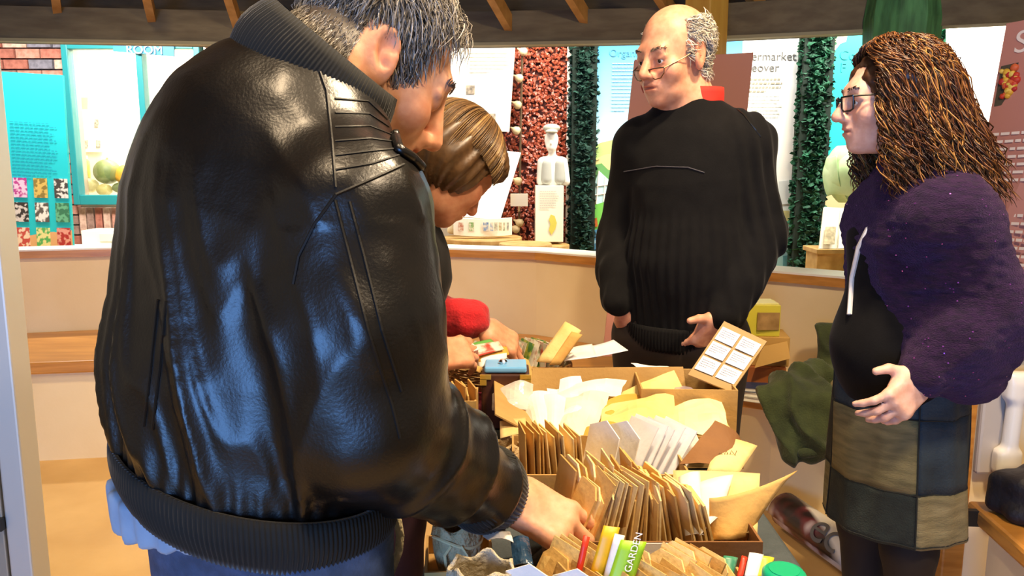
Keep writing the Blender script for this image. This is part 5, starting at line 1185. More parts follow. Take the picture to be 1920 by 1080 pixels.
# --- box B, the middle one with the label strip
eB = obox('seed_box', (.195, 1.115), .0, .30, .17, .06, 'middle cardboard box of packets with a white label strip on its front', M_cardd)
MB().box((.17, 1.028, TZ+.047), (.045, .001, .014)).build('label_strip', M_env, eB)
row((.07, 1.10), (.20, 1.10), 17, TZ+.008, .42, -.02, .35, 'kraft packet', 'fan by the jacketed hand', 'middle box left fan', seed=3)
row((.205, 1.105), (.285, 1.105), 10, TZ+.010, -.12, -.30, .3, 'kraft packet', 'right half of the middle box', 'middle box right fan', seed=4)
row((.07, 1.16), (.24, 1.16), 13, TZ+.012, .15, -.25, .2, 'kraft packet', 'back row of the middle box', 'middle box back row', seed=5)
# --- box C behind
obox('seed_box', (.145, 1.325), .0, .29, .19, .075, 'cardboard box of mixed kraft and white packets behind the middle box', M_card)
row((.02, 1.30), (.115, 1.29), 11, TZ+.012, -.05, -.1, .25, 'tall kraft packet', 'kraft row of the third box', 'third box kraft row', [PK[0], PK[2], PK[5]], seed=6)
for k_, (x, l_, me) in enumerate(((.135, .22, 0), (.165, .26, 0))): put_packet(PW[me], (x, 1.29, TZ+.012), .5, l_, .0, ('narrow white packet with a pointed top, left of a pair', 'narrow white packet with a pointed top, right of a pair')[k_], 'pointed white packets')
row((.17, 1.34), (.265, 1.33), 8, TZ+.012, .5, .65, .45, 'white leaning packet', 'third box', 'third box white packets', [PW[1], PW[2], PW[1]], seed=7, zj=.015)
# --- box D with padded envelopes
obox('seed_box', (.222, 1.595), .03, .36, .30, .062, 'wide cardboard box heaped with large cream envelopes', M_card, (('l', .09, .5), ('b', .055, 1.3)))
env = [('large cream envelope spread across the wide box', ((1105, 745, 1.68), (1320, 748, 1.68), (1362, 800, 1.56), (1100, 800, 1.55)), M_cream, .02, .008),
 ('cream envelope with an upright pointed corner at the back of the wide box', ((1168, 735, 1.70), (1265, 697, 1.74), (1290, 748, 1.68), (1150, 765, 1.66)), M_cream, .015, .005),
 ('golden envelope lying open in the wide box', ((1075, 790, 1.60), (1190, 740, 1.66), (1290, 800, 1.54), (1090, 830, 1.50)), M_gold, .025, .006),
 ('crumpled cream envelope at the right side of the wide box', ((1270, 752, 1.66), (1345, 742, 1.68), (1370, 800, 1.58), (1250, 815, 1.54)), M_cream, .012, .008),
 ('kraft envelope slanting over the front of the wide box', ((1095, 815, 1.53), (1300, 772, 1.58), (1310, 808, 1.51), (1110, 838, 1.47)), M_kraft[1], .01, .005),
 ('flat kraft envelope along the front rim of the wide box', ((1190, 815, 1.51), (1335, 800, 1.53), (1300, 830, 1.47), (1200, 832, 1.47)), M_kraft[2], .005, .004),
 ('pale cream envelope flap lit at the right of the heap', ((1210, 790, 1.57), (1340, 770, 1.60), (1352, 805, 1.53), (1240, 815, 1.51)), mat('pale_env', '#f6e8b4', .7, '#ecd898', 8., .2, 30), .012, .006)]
env += [('broad cream envelope folded over the front of the heap', ((1130, 770, 1.58), (1262, 742, 1.62), (1268, 800, 1.50), (1120, 812, 1.49)), M_cream, .022, .009),
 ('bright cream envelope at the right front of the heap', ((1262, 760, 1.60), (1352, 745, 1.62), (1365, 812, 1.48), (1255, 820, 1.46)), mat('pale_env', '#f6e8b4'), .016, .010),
 ('tan envelope with a torn edge at the front of the heap', ((1098, 800, 1.50), (1210, 790, 1.52), (1220, 836, 1.44), (1085, 846, 1.43)), M_gold, .012, .007),
 ('flat tan envelope lying under the torn one', ((1200, 818, 1.47), (1345, 812, 1.48), (1330, 852, 1.43), (1205, 850, 1.43)), M_kraft[3], .006, .006)]
wh_extra = [('large pale paper bag sagging at the left of the heap', ((1050, 748, 1.63), (1145, 742, 1.64), (1105, 830, 1.47), (1040, 838, 1.46)), mat('pale_paper_bag', '#e8dcd0', .6, '#d8ccc0', 12., .2, 30), .018, .010)]
for k_, (lb, c4, m_, bu, cr) in enumerate(wh_extra): paper('paper_bag', c4, m_, lb, 'paper bag', bu, crumple=cr, n=9, seed=k_+71)
for k_, (lb, c4, m_, bu, cr) in enumerate(env): paper('large_envelope', c4, m_, lb, 'envelope', bu, crumple=cr, n=9, seed=k_+1)
wh = [('white sheet folded over the left of the wide box', ((975, 745, 1.62), (1030, 735, 1.63), (1040, 830, 1.48), (1000, 850, 1.45)), M_env, .02, .002), ('second white sheet curling out of the wide box', ((1020, 740, 1.61), (1060, 745, 1.60), (1055, 800, 1.52), (1020, 845, 1.46)), M_env, .015, .003),
 ('crumpled white tissue at the back of the wide box', ((1030, 728, 1.69), (1175, 710, 1.72), (1165, 745, 1.66), (1040, 765, 1.63)), M_env, .02, .012), ('pale translucent paper bag in the middle of the heap', ((1040, 765, 1.60), (1135, 750, 1.62), (1085, 815, 1.51), (1035, 825, 1.50)), M_enw, .02, .008), ('white scrap standing at the back of the wide box', ((1050, 712, 1.72), (1090, 706, 1.73), (1100, 745, 1.67), (1045, 755, 1.66)), M_enw, .004, .004)]
for k_, (lb, c4, m_, bu, cr) in enumerate(wh): paper('paper_sheet', c4, m_, lb, 'paper', bu, crumple=cr, n=9, seed=k_+11)
paper('small_card', ((937, 790, 1.47), (985, 783, 1.48), (990, 812, 1.43), (938, 822, 1.42)), M_kraft[2], 'small cream card on top of the gathered paper bag', 'card', .003)
paper('plastic_bag', ((925, 728, 1.63), (1000, 724, 1.64), (995, 765, 1.57), (925, 772, 1.56)), mat('clear_plastic', '#f0ece8', .12, '#dcd6d0', 20., .5, 30, alpha=.55, spec=.8), 'clear plastic bag crumpled in front of the brown chest', 'plastic bag', .02, crumple=.012, n=10, seed=31)
# --- box E with the labelled lid
eE = obox('labelled_box', (.375, 1.70), -.05, .20, .17, .105, 'cardboard box of jars whose raised lid carries six white labels', M_card)
LC = [at(1358, 602, 1.80), at(1438, 640, 1.74), at(1372, 735, 1.64), at(1290, 702, 1.70)]; nn = nrm(np.cross(LC[1]-LC[0], LC[3]-LC[0])); nn = nn if nn[1] < 0 else -nn
lid = MB().prism(LC, -nn*.004).build('lid', mat('lid_card', '#a8895a', .8), eE)
def lp(u, v, o_=.0015): return LC[0]*(1-u)*(1-v)+LC[1]*u*(1-v)+LC[2]*u*v+LC[3]*(1-u)*v+nn*o_
for r_ in range(3):
    for c_ in range(2):
        u0, v0 = .05+c_*.48, .10+r_*.275; q = [lp(u0, v0), lp(u0+.42, v0), lp(u0+.42, v0+.235), lp(u0, v0+.235)]
        lb = MB().prism(q, nn*.0008).build('paper_label', M_enw, lid); print_lines(lid, lp(u0+.04, v0+.05, .003), q[1]-q[0], q[3]-q[0], np.linalg.norm(q[1]-q[0])*.8, np.linalg.norm(q[3]-q[0])*.6, 4, mat('pencil', '#74748c', .7), r_*2+c_, 'label_text', .25, .0)
for k_, (px, py) in enumerate(((1282, 728), (1318, 735), (1340, 745))):
    p = at(px, py, 1.69); j = empty('jar', p, ('glass jar at the left in the labelled box', 'glass jar in the middle of the labelled box', 'glass jar at the right in the labelled box')[k_], 'jar', 'jars in the labelled box'); zb = TZ+.005; hh = p[2]-zb
    MB().lathe((p[0], p[1], zb), [(.022, 0), (.023, .006), (.023, hh-.025), (.018, hh-.014)], 16).build('glass_body', mat('jar_glass', '#c9b8a8', .15, '#b09c8c', 20.), j, True); MB().lathe((p[0], p[1], p[2]-.014), [(.021, 0), (.021, .012), (.019, .014)], 16).build('lid', mat('jar_lid', '#b8a8b0', .3, metal=.4), j)
paper('paper_sheet', ((1180, 686, 1.80), (1270, 694, 1.79), (1282, 704, 1.765), (1200, 700, 1.77)), M_env, 'white crumpled paper along the back rim before the bald man', 'paper', .008, crumple=.008, n=8, seed=44)
# --- box F, orange one, on the maroon table
obox('orange_box', (.145, 1.93), .03, .19, .12, .055, 'low orange-brown box holding letters in front of the bald man', M_cardo)
paper('kraft_envelope', ((1060, 603, 1.96), (1090, 620, 1.93), (1040, 682, 1.90), (1006, 678, 1.92)), M_kraft[2], 'long kraft envelope leaning in the orange box, nearest the bean wall', 'envelope', .004, th=.003)
paper('kraft_envelope', ((1072, 622, 1.92), (1092, 628, 1.91), (1050, 685, 1.885), (1030, 684, 1.885)), M_kraft[1], 'second kraft envelope tucked behind the long one in the orange box', 'envelope', .003, th=.004)
paper('letter', ((1095, 650, 2.0), (1150, 637, 2.0), (1178, 657, 1.93), (1060, 676, 1.90)), M_enw, 'white letter lying across the orange box', 'letter', .006)
paper('letter', ((1060, 655, 1.99), (1110, 645, 2.0), (1120, 670, 1.92), (1058, 678, 1.91)), M_env, 'second white letter under the top one in the orange box', 'letter', .004)
paper('letter', ((1158, 692, 1.92), (1190, 700, 1.90), (1185, 706, 1.88), (1156, 705, 1.88)), M_enw, 'small white paper beside the orange box', 'letter', .002)
# --- brown chest with brass corners and blue lid
ch = empty('wooden_chest', at(950, 750, 1.74), 'small dark brown chest with brass corners', 'chest')
M_ch = mat('dark_brown_wood', '#4a2616', .5, '#3a1c10', 8., stretch=(1, 1, 6)); M_br = mat('brass', '#d8b450', .3, metal=.6); c0 = at(948, 697, 1.70)
MB().box((c0[0], 1.72, (c0[2]+TZ)/2), (.052, .045, (c0[2]-TZ)/2)).build('chest_body', M_ch, ch, bevel=.003)
for sx in (-1, 1):
    MB().box((c0[0]+sx*.043, 1.674, c0[2]-.005), (.012, .0025, .005)).build('brass_corner', M_br, ch); MB().box((c0[0]+sx*.048, 1.674, c0[2]-.016), (.007, .0025, .007)).build('brass_corner', M_br, ch)
bt_ = empty('blue_tin', (c0[0], 1.72, c0[2]), 'light blue lid with a silver knob lying on the brown chest', 'tin'); MB().box((c0[0], 1.72, c0[2]+.008), (.046, .038, .0065)).build('tin_lid', mat('sky_blue', '#6fb0e8', .35), bt_, bevel=.004); MB().lathe((c0[0]-.006, 1.715, c0[2]+.014), [(.008, 0), (.010, .006), (.006, .010)], 12).build('knob', mat('chrome', '#c8c8cc', .15, metal=1.), bt_)
# cards left of the chest
obox('divider_box', (-.097, 1.60), .0, .05, .10, .10, 'narrow tan card file beside the brown chest', M_card)
row((-.115, 1.60), (-.08, 1.60), 5, TZ+.012, -.15, -.05, .3, 'old card', 'narrow card file', 'cards in the narrow file', [PW[1], PK[4], PK[1]], seed=15)
row((.015, 1.84), (.065, 1.86), 6, TZ+.005, -.42, -.35, -.2, 'dark packet', 'bunch left of the orange box', 'leaning dark packets', [PK[4], PK[1], PK[3]], seed=16)
# --- wicker tray with packets on the maroon table
wt = empty('wicker_tray', (-.01, 2.04, TZ), 'shallow wicker tray of seed packets by the far edge of the maroon table', 'tray'); M_wick = mat('wicker', '#c9a468', .7, '#a8844c', 40., .6, 80)
MB().box((-.01, 2.04, TZ+.006), (.15, .085, .004)).build('tray_base', M_wick, wt)
for k_ in range(6):
    zz = TZ+.012+k_*.010; MB().tube([vec(-.01+(.15+.002*k_)*math.copysign(abs(math.cos(a))**.35, math.cos(a)), 2.04+(.085+.002*k_)*math.copysign(abs(math.sin(a))**.35, math.sin(a)), zz+.0025*math.sin(a*22+k_*math.pi)) for a in np.linspace(0, 2*math.pi, 64)], .0055, 6).build('wicker_strand', M_wick, wt)
CP = [packet_mesh(.07, .10, .0015, mat('pk_%d' % i, a, .4, b, 30., ramp=(.45, .6)), 0) for i, (a, b) in enumerate((('#e8e0d0', '#7aa84c'), ('#d8d4c0', '#c8402c'), ('#c8c0a8', '#8a7a4c'), ('#4c7a3c', '#d8c850'), ('#e0d8c8', '#a86a3c')))]
row((-.13, 2.04), (.06, 2.04), 16, TZ+.012, .5, .3, .5, 'printed packet', 'wicker tray', 'packets in the wicker tray', CP, seed=17)
row((.07, 2.02), (.115, 2.02), 6, TZ+.012, .1, .35, .3, 'printed packet', 'bunch at the tray end', 'packets at the tray end', CP, seed=18)
# packets held by the woman with the bob
hp = [((808, 655, 1.70), (880, 640, 1.75), (900, 655, 1.73), (830, 676, 1.68), M_env, 'white packet in the near hand of the bob-haired woman'), ((850, 655, 1.76), (935, 640, 1.80), (945, 655, 1.78), (875, 675, 1.74), mat('pk_1', '#c8402c', .4), 'red and white packet held by the bob-haired woman'), ((880, 655, 1.78), (950, 650, 1.80), (955, 665, 1.78), (895, 680, 1.75), M_gold, 'yellow packet held by the bob-haired woman'), ((895, 672, 1.76), (950, 662, 1.78), (950, 672, 1.77), (900, 690, 1.74), M_env, 'white slip under the packets held by the bob-haired woman'), ((858, 672, 1.73), (905, 690, 1.74), (900, 700, 1.73), (862, 684, 1.72), M_kraft[1], 'kraft packet sticking out below the held packets'), ((872, 648, 1.79), (920, 636, 1.81), (930, 644, 1.80), (880, 656, 1.78), mat('pk_green', '#5c9a48', .4), 'green packet between the hands of the bob-haired woman')]
for k_, (a_, b_, c_, d_, m_, lb) in enumerate(hp): paper('seed_packet', (a_, b_, c_, d_), m_, lb, 'seed packet', .003, th=.002)
# --- big kraft bag and white papers at the right of the middle box
bg = empty('kraft_bag', (.30, 1.14, TZ), 'large open kraft bag with a flap sweeping up to the right', 'bag')
paper('back_sheet', ((1262, 882, 1.20), (1425, 888, 1.18), (1420, 1000, 1.08), (1265, 1000, 1.10)), M_kraft[2], None, None, .004, parent=bg)
G = [[at(1330+(u*(165-95*v**.8)), 1012-(1-v)*(78+52*u**1.6)-0*u, 1.085+.05*u*(1-v)-.02*math.sin(u*3.1)*(v)) for v in np.linspace(0, 1, 9)] for u in np.linspace(0, 1, 12)]
MB().grid(G).build('front_flap', M_kraft[1], bg, True, solid=.001)
paper('white_envelope', ((1272, 895, 1.16), (1312, 884, 1.17), (1325, 1005, 1.065), (1285, 1005, 1.07)), M_env, 'white envelope folded at the left inside the kraft bag', 'envelope', .01, seed=3)
paper('white_envelope', ((1310, 905, 1.15), (1375, 890, 1.16), (1352, 965, 1.09), (1312, 1005, 1.06)), M_env, 'white envelope with faint writing inside the kraft bag', 'envelope', .006, seed=4)
paper('kraft_envelope', ((1340, 788, 1.36), (1392, 830, 1.36), (1390, 880, 1.27), (1275, 870, 1.27)), M_cardd, 'brown paper bag standing open behind the large kraft bag', 'bag', .02, crumple=.006, n=9, seed=51)
o = paper('kraft_envelope', ((1350, 818, 1.33), (1420, 836, 1.33), (1385, 888, 1.25), (1325, 884, 1.25)), M_kraft[2], 'kraft envelope with pencil writing in front of the brown paper bag', 'envelope', .006, n=8)
pw = [surf for surf in ()]
MB().tube([at(1343+i*3.2, 852+5*math.sin(i*1.9)-i*.3, 1.285) for i in range(13)], .0007, 4).build('pencil_writing', mat('pencil_dark', '#8a7048', .8), o)
# --- hessian bags
M_hes = mat('hessian', '#cdb488', .9, '#b89c6c', 60., .8, 160); M_hesg = mat('hessian_grey', '#d4c8ae', .9, '#bcae90', 60., .8, 160); M_str = mat('string', '#e6cf98', .8)
def sack(px, py, Y, r, h, m, label, z0=TZ, dens=26):
    c = at(px, py, Y); e = empty('hessian_bag', (c[0], c[1], z0), label, 'bag'); n = 48; V = []; K = 14
    for k_ in range(K):
        t = k_/(K-1); rr = r*(.85+.25*math.sin(t*2.6)) if t < .7 else r*(.85+.25*math.sin(.7*2.6))*(1-(t-.7)*.35); am = .0+.16*max(0, t-.45)
        for j in range(n):
            a = 2*math.pi*j/n; q = rr*(1+am*math.sin(a*7+1)*math.cos(t*3)); V.append((c[0]+q*math.cos(a), c[1]+q*.8*math.sin(a), z0+.001+h*t+(.005*math.sin(a*5+1) if t > .9 else 0)))
    f = [(k_*n+j, k_*n+(j+1) % n, (k_+1)*n+(j+1) % n, (k_+1)*n+j) for k_ in range(K-1) for j in range(n)]+[tuple(range(n))[::-1]]
    o = meshobj('cloth', V, f, m, e, True); s_ = o.modifiers.new('s', 'SOLIDIFY'); s_.thickness = .003
    zt = z0+h*.72; rr = r*1.09
    MB().tube([(c[0]+rr*math.cos(a), c[1]+rr*.82*math.sin(a), zt+.006*math.sin(a*2)) for a in np.linspace(0, 2*math.pi, 40)], .0022, 5).build('drawstring', M_str, e)
    for k_ in (-1, 1): MB().tube([(c[0]+.2*rr*k_, c[1]-rr*.84, zt), (c[0]+.45*rr*k_, c[1]-rr*.95, zt-.012), (c[0]+.35*rr*k_, c[1]-rr*.98, zt-.04)], .002, 5).build('string_end', M_str, e)
    return e
sack(903, 1060, .905, .040, .095, M_hesg, 'grey hessian drawstring bag open at the front edge of the table')
obox('small_tray', (-.075, 1.06), .08, .095, .11, .03, 'small cardboard tray under the forearm of the leather-jacketed man', M_card)
sack(858, 1010, 1.06, .032, .07, M_hes, 'tan hessian drawstring bag lying in the small cardboard tray', TZ+.005)
sack(945, 850, 1.40, .036, .07, M_hes, 'tan gathered paper bag behind the cuff of the leather jacket')
paper('white_cloth', ((905, 1000, 1.02), (955, 998, 1.02), (962, 1020, .99), (915, 1015, 1.0)), M_env, 'white cloth scrap beside the grey hessian bag', 'cloth', .008, crumple=.006, seed=61)
paper('foil_packet', ((958, 1012, 1.0), (992, 1010, 1.0), (1000, 1055, .95), (962, 1058, .95)), mat('dark_blue_foil', '#142438', .2, '#2c4a68', 30., .5, 40), 'dark blue foil packet under the man\'s right hand', 'seed packet', .006, crumple=.004, seed=62)
# bright packets among the kraft ones
def pk2(px, pyt, pyb, wpx, Y, dx, m, label, txt=None):
    o = paper('seed_packet', ((px+dx-wpx/2, pyt, Y+.02), (px+dx+wpx/2, pyt+4, Y+.02), (px+wpx/2, pyb, Y), (px-wpx/2, pyb, Y)), m, label, 'seed packet', .003, th=.002); return o
pk2(1072, 1003, 1130, 10, .895, 28, mat('pk_red', '#e03a1e', .4), 'thin red packet edge among the front kraft packets')
pk2(1105, 985, 1130, 30, .900, 42, mat('pk_yellow', '#f0b81c', .4, '#7a9a2c', 24., ramp=(.5, .7)), 'yellow seed packet with a green tip in the front box')
pk2(1128, 1000, 1130, 18, .893, 34, M_env, 'white packet beside the yellow one in the front box')
g = pk2(1150, 1012, 1130, 48, .888, 38, mat('pk_lime', '#9ccc28', .4), 'lime green packet lettered GARDEN in the front box')
text_mesh('lettering', 'GARDEN', .012, at(1182, 1074, .889), nrm(at(1198, 1022, .902)-at(1182, 1074, .889)), nrm(at(1150, 1052, .893)-at(1172, 1056, .893)), M_env, g, .0006)
for k_, (px, py) in enumerate(((988, 1042), (1078, 1058))): put_packet(PW[2], (at(px, 1090, .87)[0], .875, TZ+.008-.006*k_), 1.2, .1, .0, ('white pointed packet beside the grey hessian bag', 'white pointed packet in the bottom row of the front box')[k_], 'white packets at the front')
for k_, (px, m_, lb) in enumerate(((1360, mat('pk_teal', '#3c8a6c', .4, '#c8d8b0', 30.), 'green printed packet at the right end of the front box'), (1386, mat('pk_red', '#e03a1e', .4), 'red edged packet at the right end of the front box'), (1408, M_env, 'plain white packet at the right end of the front box'), (1428, mat('pk_lemon', '#e8d83c', .4), 'lemon yellow packet at the far right of the front box'), (1334, mat('pk_straw', '#e0cc50', .4), 'straw yellow packet near the right end of the front box'))):
    pk2(px, 1042-6*(k_ == 2), 1085, 26 if k_ != 1 else 10, .93, 10, m_, lb)
pk2(1254, 1046, 1080, 8, .93, 2, mat('pk_violet', '#5a4a9c', .4), 'narrow violet packet edge in the front box')
gc = empty('green_cup', atz(1470, 1100, TZ), 'green plastic lid at the bottom edge right of the front box', 'cup'); p = at(1470, 1080, .905); MB().lathe((p[0], p[1], TZ), [(.020, 0), (.023, p[2]-TZ-.008), (.026, p[2]-TZ-.006), (.026, p[2]-TZ+.004), (.022, p[2]-TZ+.008)], 24).build('cup_body', mat('mint_green', '#10a878', .35), gc, True); MB().lathe((p[0], p[1], p[2]+.007), [(.018, 0), (.018, .002)], 24).build('lid_top', mat('mint_green', '#10a878', .35), gc)
# tote bag hanging at the left of the table
tb = empty('tote_bag', (-.175, 1.02, .5), 'brown tote bag with a cream strap between the jacket and the table', 'bag')
B = Body(); B.cone((-.215, 1.14, .68), (-.215, 1.14, .50), .045, .06, .02, flat=((1, 0, 0), .5)); V, Fc = B.build(.006); V = drape(V, Fc, lambda p_: .004*vnoise(p_*25)); meshobj('bag_body', V, Fc, mat('tan_leather', '#7a4626', .6, '#643818', 20.), tb, True)
G = []
for px, py in ((733, 958), (747, 975), (752, 1005), (749, 1035), (740, 1060), (728, 1090)): G.append([at(px-9, py, 1.06), at(px+6, py, 1.06)])
MB().grid(G).build('strap', mat('cream_webbing', '#d8c8a0', .8, '#c4b48a', 40., .5, 120), tb, True, solid=.003)

# ================================================================ RIGHT SIDE: BENCH ITEMS, WALL PHONE, ROLL
BZ = .455
def sbox(name, px0, px1, py0, py1, Y, d, m, label, yaw=0., zb=None):
    a, b = at(px0, py0, Y), at(px1, py1, Y); e = empty(name, ((a[0]+b[0])/2, Y, b[2]), label, 'box'); zz = b[2] if zb is None else zb
    MB().box(((a[0]+b[0])/2, Y+d/2, (a[2]+zz)/2), ((b[0]-a[0])/2, d/2, (a[2]-zz)/2), rot((0, 0, 1), yaw)).build('carton', m, e, bevel=.003); return e, a, b
e1, a, b = sbox('pine_crate', 1390, 1476, 688, 740, 2.86, .16, mat('orange_wood', '#b0642c', .6, '#9c5420', 8.), 'low orange-brown crate on the bench behind the labelled lid', -.15, BZ)
z1 = a[2]; e2, a2, b2 = sbox('cardboard_carton', 1408, 1483, 632, 688, 2.87, .15, mat('carton_tan', '#c79a4c', .7), 'tan cardboard carton between the yellow carton and the orange crate', -.15, z1)
MB().prism([at(1415, 690, 2.82), at(1482, 672, 2.82), at(1476, 640, 2.85), at(1430, 650, 2.85)], (0, .003, 0)).build('flap', mat('carton_tan', '#c79a4c', .7), e2)
z2 = a2[2]; e3, a3, b3 = sbox('yellow_carton', 1402, 1464, 572, 632, 2.88, .13, mat('carton_yellow', '#d8cc3c', .5), 'yellow carton with a clear window on top of the pile on the bench', -.1, z2)
MB().box(((a3[0]+b3[0])/2+.012, 2.872, (a3[2]+z2)/2), (.04, .003, .032)).build('window_panel', mat('carton_window', '#b8935c', .3, '#8a6a3c', 20.), e3)
MB().box(((a3[0]+b3[0])/2, 2.945, a3[2]+.002), (.055, .05, .002)).build('top_panel', mat('carton_top', '#f0eaa0', .5), e3)
for k_, (lb, m_) in enumerate((('grey book at the bottom of the stack on the bench', '#b8b0a0'), ('white book in the middle of the stack on the bench', '#e0dccc'), ('dark blue book on top of the stack on the bench', '#2c3a5c'))):
    p = at(1424, 765, 2.80); q = empty('book', (p[0], 2.80, BZ+k_*.018), lb, 'book'); Rm = rot((0, 0, 1), -.5+.12*k_); c = vec(p[0]+.012*k_, 2.83, BZ+.0095+k_*.018)
    MB().box(c, (.075, .05, .0065), Rm).build('pages', M_paper, q); 
    for sz in (-1, 1): MB().box(c+vec(0, 0, sz*.0075), (.078, .053, .001), Rm).build('cover', mat('cover'+m_.strip('#'), m_, .5), q)
# olive coat thrown over the bench
ct = empty('coat', (at(1530, 760, 2.7)[0], 2.7, BZ), 'olive green coat thrown over the bench beside the curly-haired woman', 'coat'); Bc = Body()
W = lambda px, py, Y: at(px, py, Y)
Bc.cone(W(1562, 625, 2.92), W(1556, 700, 2.86), .055, .07, .04, flat=((0, 1, 0), .6)); Bc.cone(W(1600, 640, 2.9), W(1610, 720, 2.84), .06, .08, .04, flat=((0, 1, 0), .6)); Bc.cone(W(1540, 715, 2.80), W(1600, 735, 2.76), .075, .08, .05)
Bc.cone(W(1520, 700, 2.76), W(1450, 748, 2.66), .055, .045, .04); Bc.cone(W(1450, 750, 2.62), W(1478, 850, 2.56), .045, .03, .03); Bc.cone(W(1500, 760, 2.60), W(1520, 850, 2.54), .06, .04, .04); Bc.cone(W(1545, 760, 2.58), W(1530, 835, 2.52), .05, .035, .04); Bc.cone(W(1480, 740, 2.66), W(1580, 760, 2.62), .06, .06, .05)
Bc.ell(W(1575, 790, 2.56), (.02, .03, .05), k=.02, op=-1)
V, Fc = Bc.build(.007); V = drape(V, Fc, lambda p_: .026*(1-np.abs(np.sin(p_@nrm((.85, .3, .35))*26+2.5*vnoise(p_*6))))**1.5+.014*vnoise(p_*9)+.006*vnoise(p_*24)-.012, 1)
meshobj('coat_cloth', V, Fc, mat('olive_wool', '#47522c', .9, '#333c20', 16., .4, 180, sheen=.2), ct, True)
Bc = Body(); Bc.cone(W(1572, 725, 2.70), W(1560, 770, 2.64), .032, .03, .02, flat=((0, 1, 0), .5)); V, Fc = Bc.build(.006); meshobj('lining', V, Fc, mat('coat_lining', '#8a7c58', .8, '#6c6044', 16.), ct, True)
Bc = Body(); Bc.cone(W(1505, 850, 2.52), W(1545, 845, 2.50), .018, .018, .01, flat=((0, 1, 0), .7)); V, Fc = Bc.build(.006); meshobj('cuff', V, Fc, mat('olive_wool', '#47522c'), ct, True)
# rolled poster on the floor
rp = empty('rolled_poster', atz(1540, 990, .06), 'rolled printed poster lying on the floor by the bench', 'poster roll')
A, Bp = atz(1448, 915, .07), atz(1600, 1040, .07); d = nrm(Bp-A); A = A+vec(-.02, -.20, 0); Bp = Bp+vec(.0, -.06, 0); A[2] = Bp[2] = .071; d = nrm(Bp-A); l = np.cross(d, (0, 0, 1)); G = []
for i in range(15):
    G.append([A+(Bp-A)*i/14+(.07-.0016*k_*.5)*(l*math.cos(k_*.32)+vec(0, 0, 1)*math.sin(k_*.32)) for k_ in range(30)])
m_r = bpy.data.materials.new('poster_print'); m_r.use_nodes = True; nt = m_r.node_tree; b_ = nt.nodes['Principled BSDF']; b_.inputs['Roughness'].default_value = .35
tc = nt.nodes.new('ShaderNodeTexCoord'); sx = nt.nodes.new('ShaderNodeSeparateXYZ'); nt.links.new(tc.outputs['Generated'], sx.inputs[0])
ns = nt.nodes.new('ShaderNodeTexNoise'); ns.inputs['Scale'].default_value = 9; nt.links.new(tc.outputs['Object'], ns.inputs[0]); rr_ = nt.nodes.new('ShaderNodeValToRGB'); nt.links.new(ns.outputs[0], rr_.inputs[0]); el = rr_.color_ramp.elements; el[0].position = .38; el[0].color = srgb('#1c1218'); el[1].position = .62; el[1].color = srgb('#b8a8a8'); e_ = el.new(.5); e_.color = srgb('#5c2028')
r2 = nt.nodes.new('ShaderNodeValToRGB'); nt.links.new(sx.outputs[0], r2.inputs[0]); r2.color_ramp.elements[0].position = .40; r2.color_ramp.elements[1].position = .46; mx = nt.nodes.new('ShaderNodeMix'); mx.data_type = 'RGBA'; nt.links.new(r2.outputs[0], mx.inputs[0]); nt.links.new(rr_.outputs[0], mx.inputs[6]); mx.inputs[7].default_value = srgb('#d8d4cc'); nt.links.new(mx.outputs[2], b_.inputs['Base Color'])
MB().grid(G).build('paper_roll', m_r, rp, True, solid=.0015)
for t0, ch_ in ((.62, 'e'), (.80, 'c')):
    # letters wrapped round the roll
    cu = bpy.data.curves.new('t', 'FONT'); cu.body = ch_; cu.size = .16; to = bpy.data.objects.new('t', cu); COL.objects.link(to); dg = bpy.context.evaluated_depsgraph_get(); dg.update(); me = bpy.data.meshes.new_from_object(to.evaluated_get(dg)); bpy.data.objects.remove(to)
    v = []
    for q in me.vertices:
        ang = .25+q.co.y/.071; pos = A+(Bp-A)*t0-d*(q.co.x-.03)*-1; v.append(pos+.0722*(l*math.cos(ang)+vec(0, 0, 1)*math.sin(ang)))
    meshobj('lettering', v, [tuple(p_.vertices) for p_ in me.polygons], M_inkd, rp)
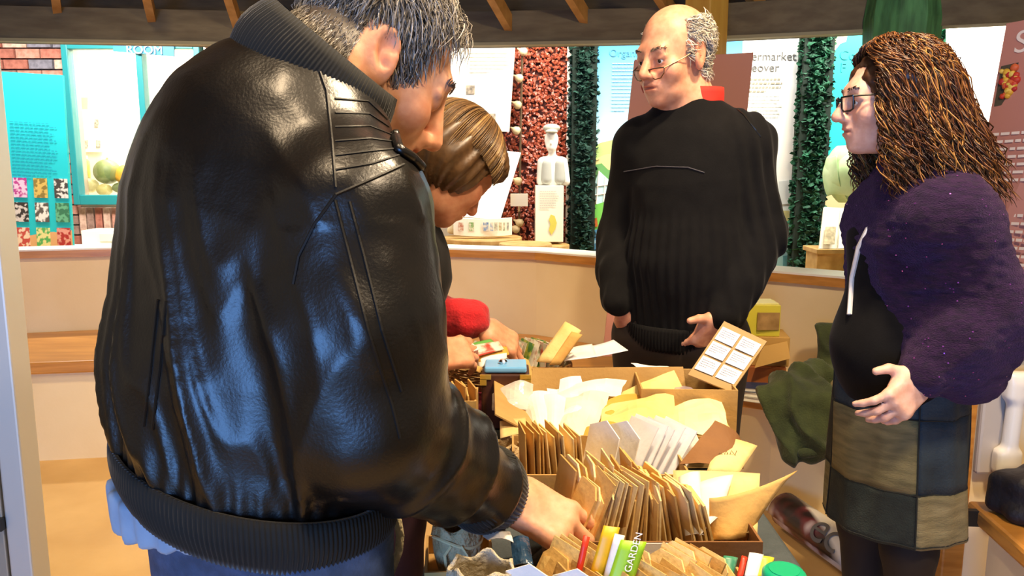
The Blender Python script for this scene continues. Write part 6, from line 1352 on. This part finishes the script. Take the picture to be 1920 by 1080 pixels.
# wall telephone on the partition
ph = empty('wall_phone', at(1876, 800, 2.02), 'white wall intercom handset with coiled cord on the right partition', 'telephone'); M_ph = mat('phone_white', '#e6e2da', .3); yp = 2.028
x_ = at(1862, 800, yp)[0]; zt, zb = at(1862, 690, yp)[2], at(1862, 880, yp)[2]
MB().box((x_-.012, yp-.014, (zt+zb)/2-.005), (.036, .012, (zt-zb)/2)).build('base_plate', mat('phone_grey', '#b8aea4', .4), ph, bevel=.008)
Bh = Body(); Bh.box((x_+.022, yp-.045, zt-.035), (.018, .008, .025), None, .012, .01); Bh.box((x_+.015, yp-.045, zb+.04), (.02, .008, .022), None, .012, .01); Bh.cone((x_+.022, yp-.05, zt-.03), (x_+.015, yp-.05, zb+.04), .020, .020, .02); V, Fc = Bh.build(.005); meshobj('handset', V, Fc, M_ph, ph, True)
pts = []
for i in range(150):
    t = i/149; c = vec(x_+.005+.012*math.sin(t*3), yp-.02, zb+.02-.13*math.sin(t*math.pi*.5)) if t < .7 else vec(x_+.005+.012*math.sin(t*3)-.02*(t-.7)/.3, yp-.02, zb+.02-.13*math.sin(.7*math.pi*.5)+.0*(t-.7))
    pts.append(c+.008*vec(math.cos(i*.95), math.sin(i*.95)*.5, 0))
MB().tube(pts, .0022, 5).build('coiled_cord', M_ph, ph, True)
# dark bag on the right bench
db = empty('dark_bag', atz(1910, 975, .48), 'black bag on the pine bench at the right edge', 'bag'); p = atz(1925, 985, .485); Bd = Body(); Bd.box(p+vec(.05, .06, .05), (.06, .05, .028), rot((0, 0, 1), .4), .02, .02); Bd.cone(p+vec(.0, .03, .085), p+vec(.1, .07, .10), .02, .025, .03); Bd.cone(p+vec(-.015, .02, .02), p+vec(.02, .0, .03), .02, .02, .02)
V, Fc = Bd.build(.006); V = drape(V, Fc, lambda p_: .006*vnoise(p_*22)); meshobj('bag_body', V, Fc, mat('black_nylon', '#151318', .6, '#1e1b22', 30., .3, 90), db, True); MB().tube([p+vec(0, .0, .1), p+vec(.03, -.01, .13), p+vec(.08, .02, .13), p+vec(.1, .05, .1)], .006, 6).build('handle', M_black, db)
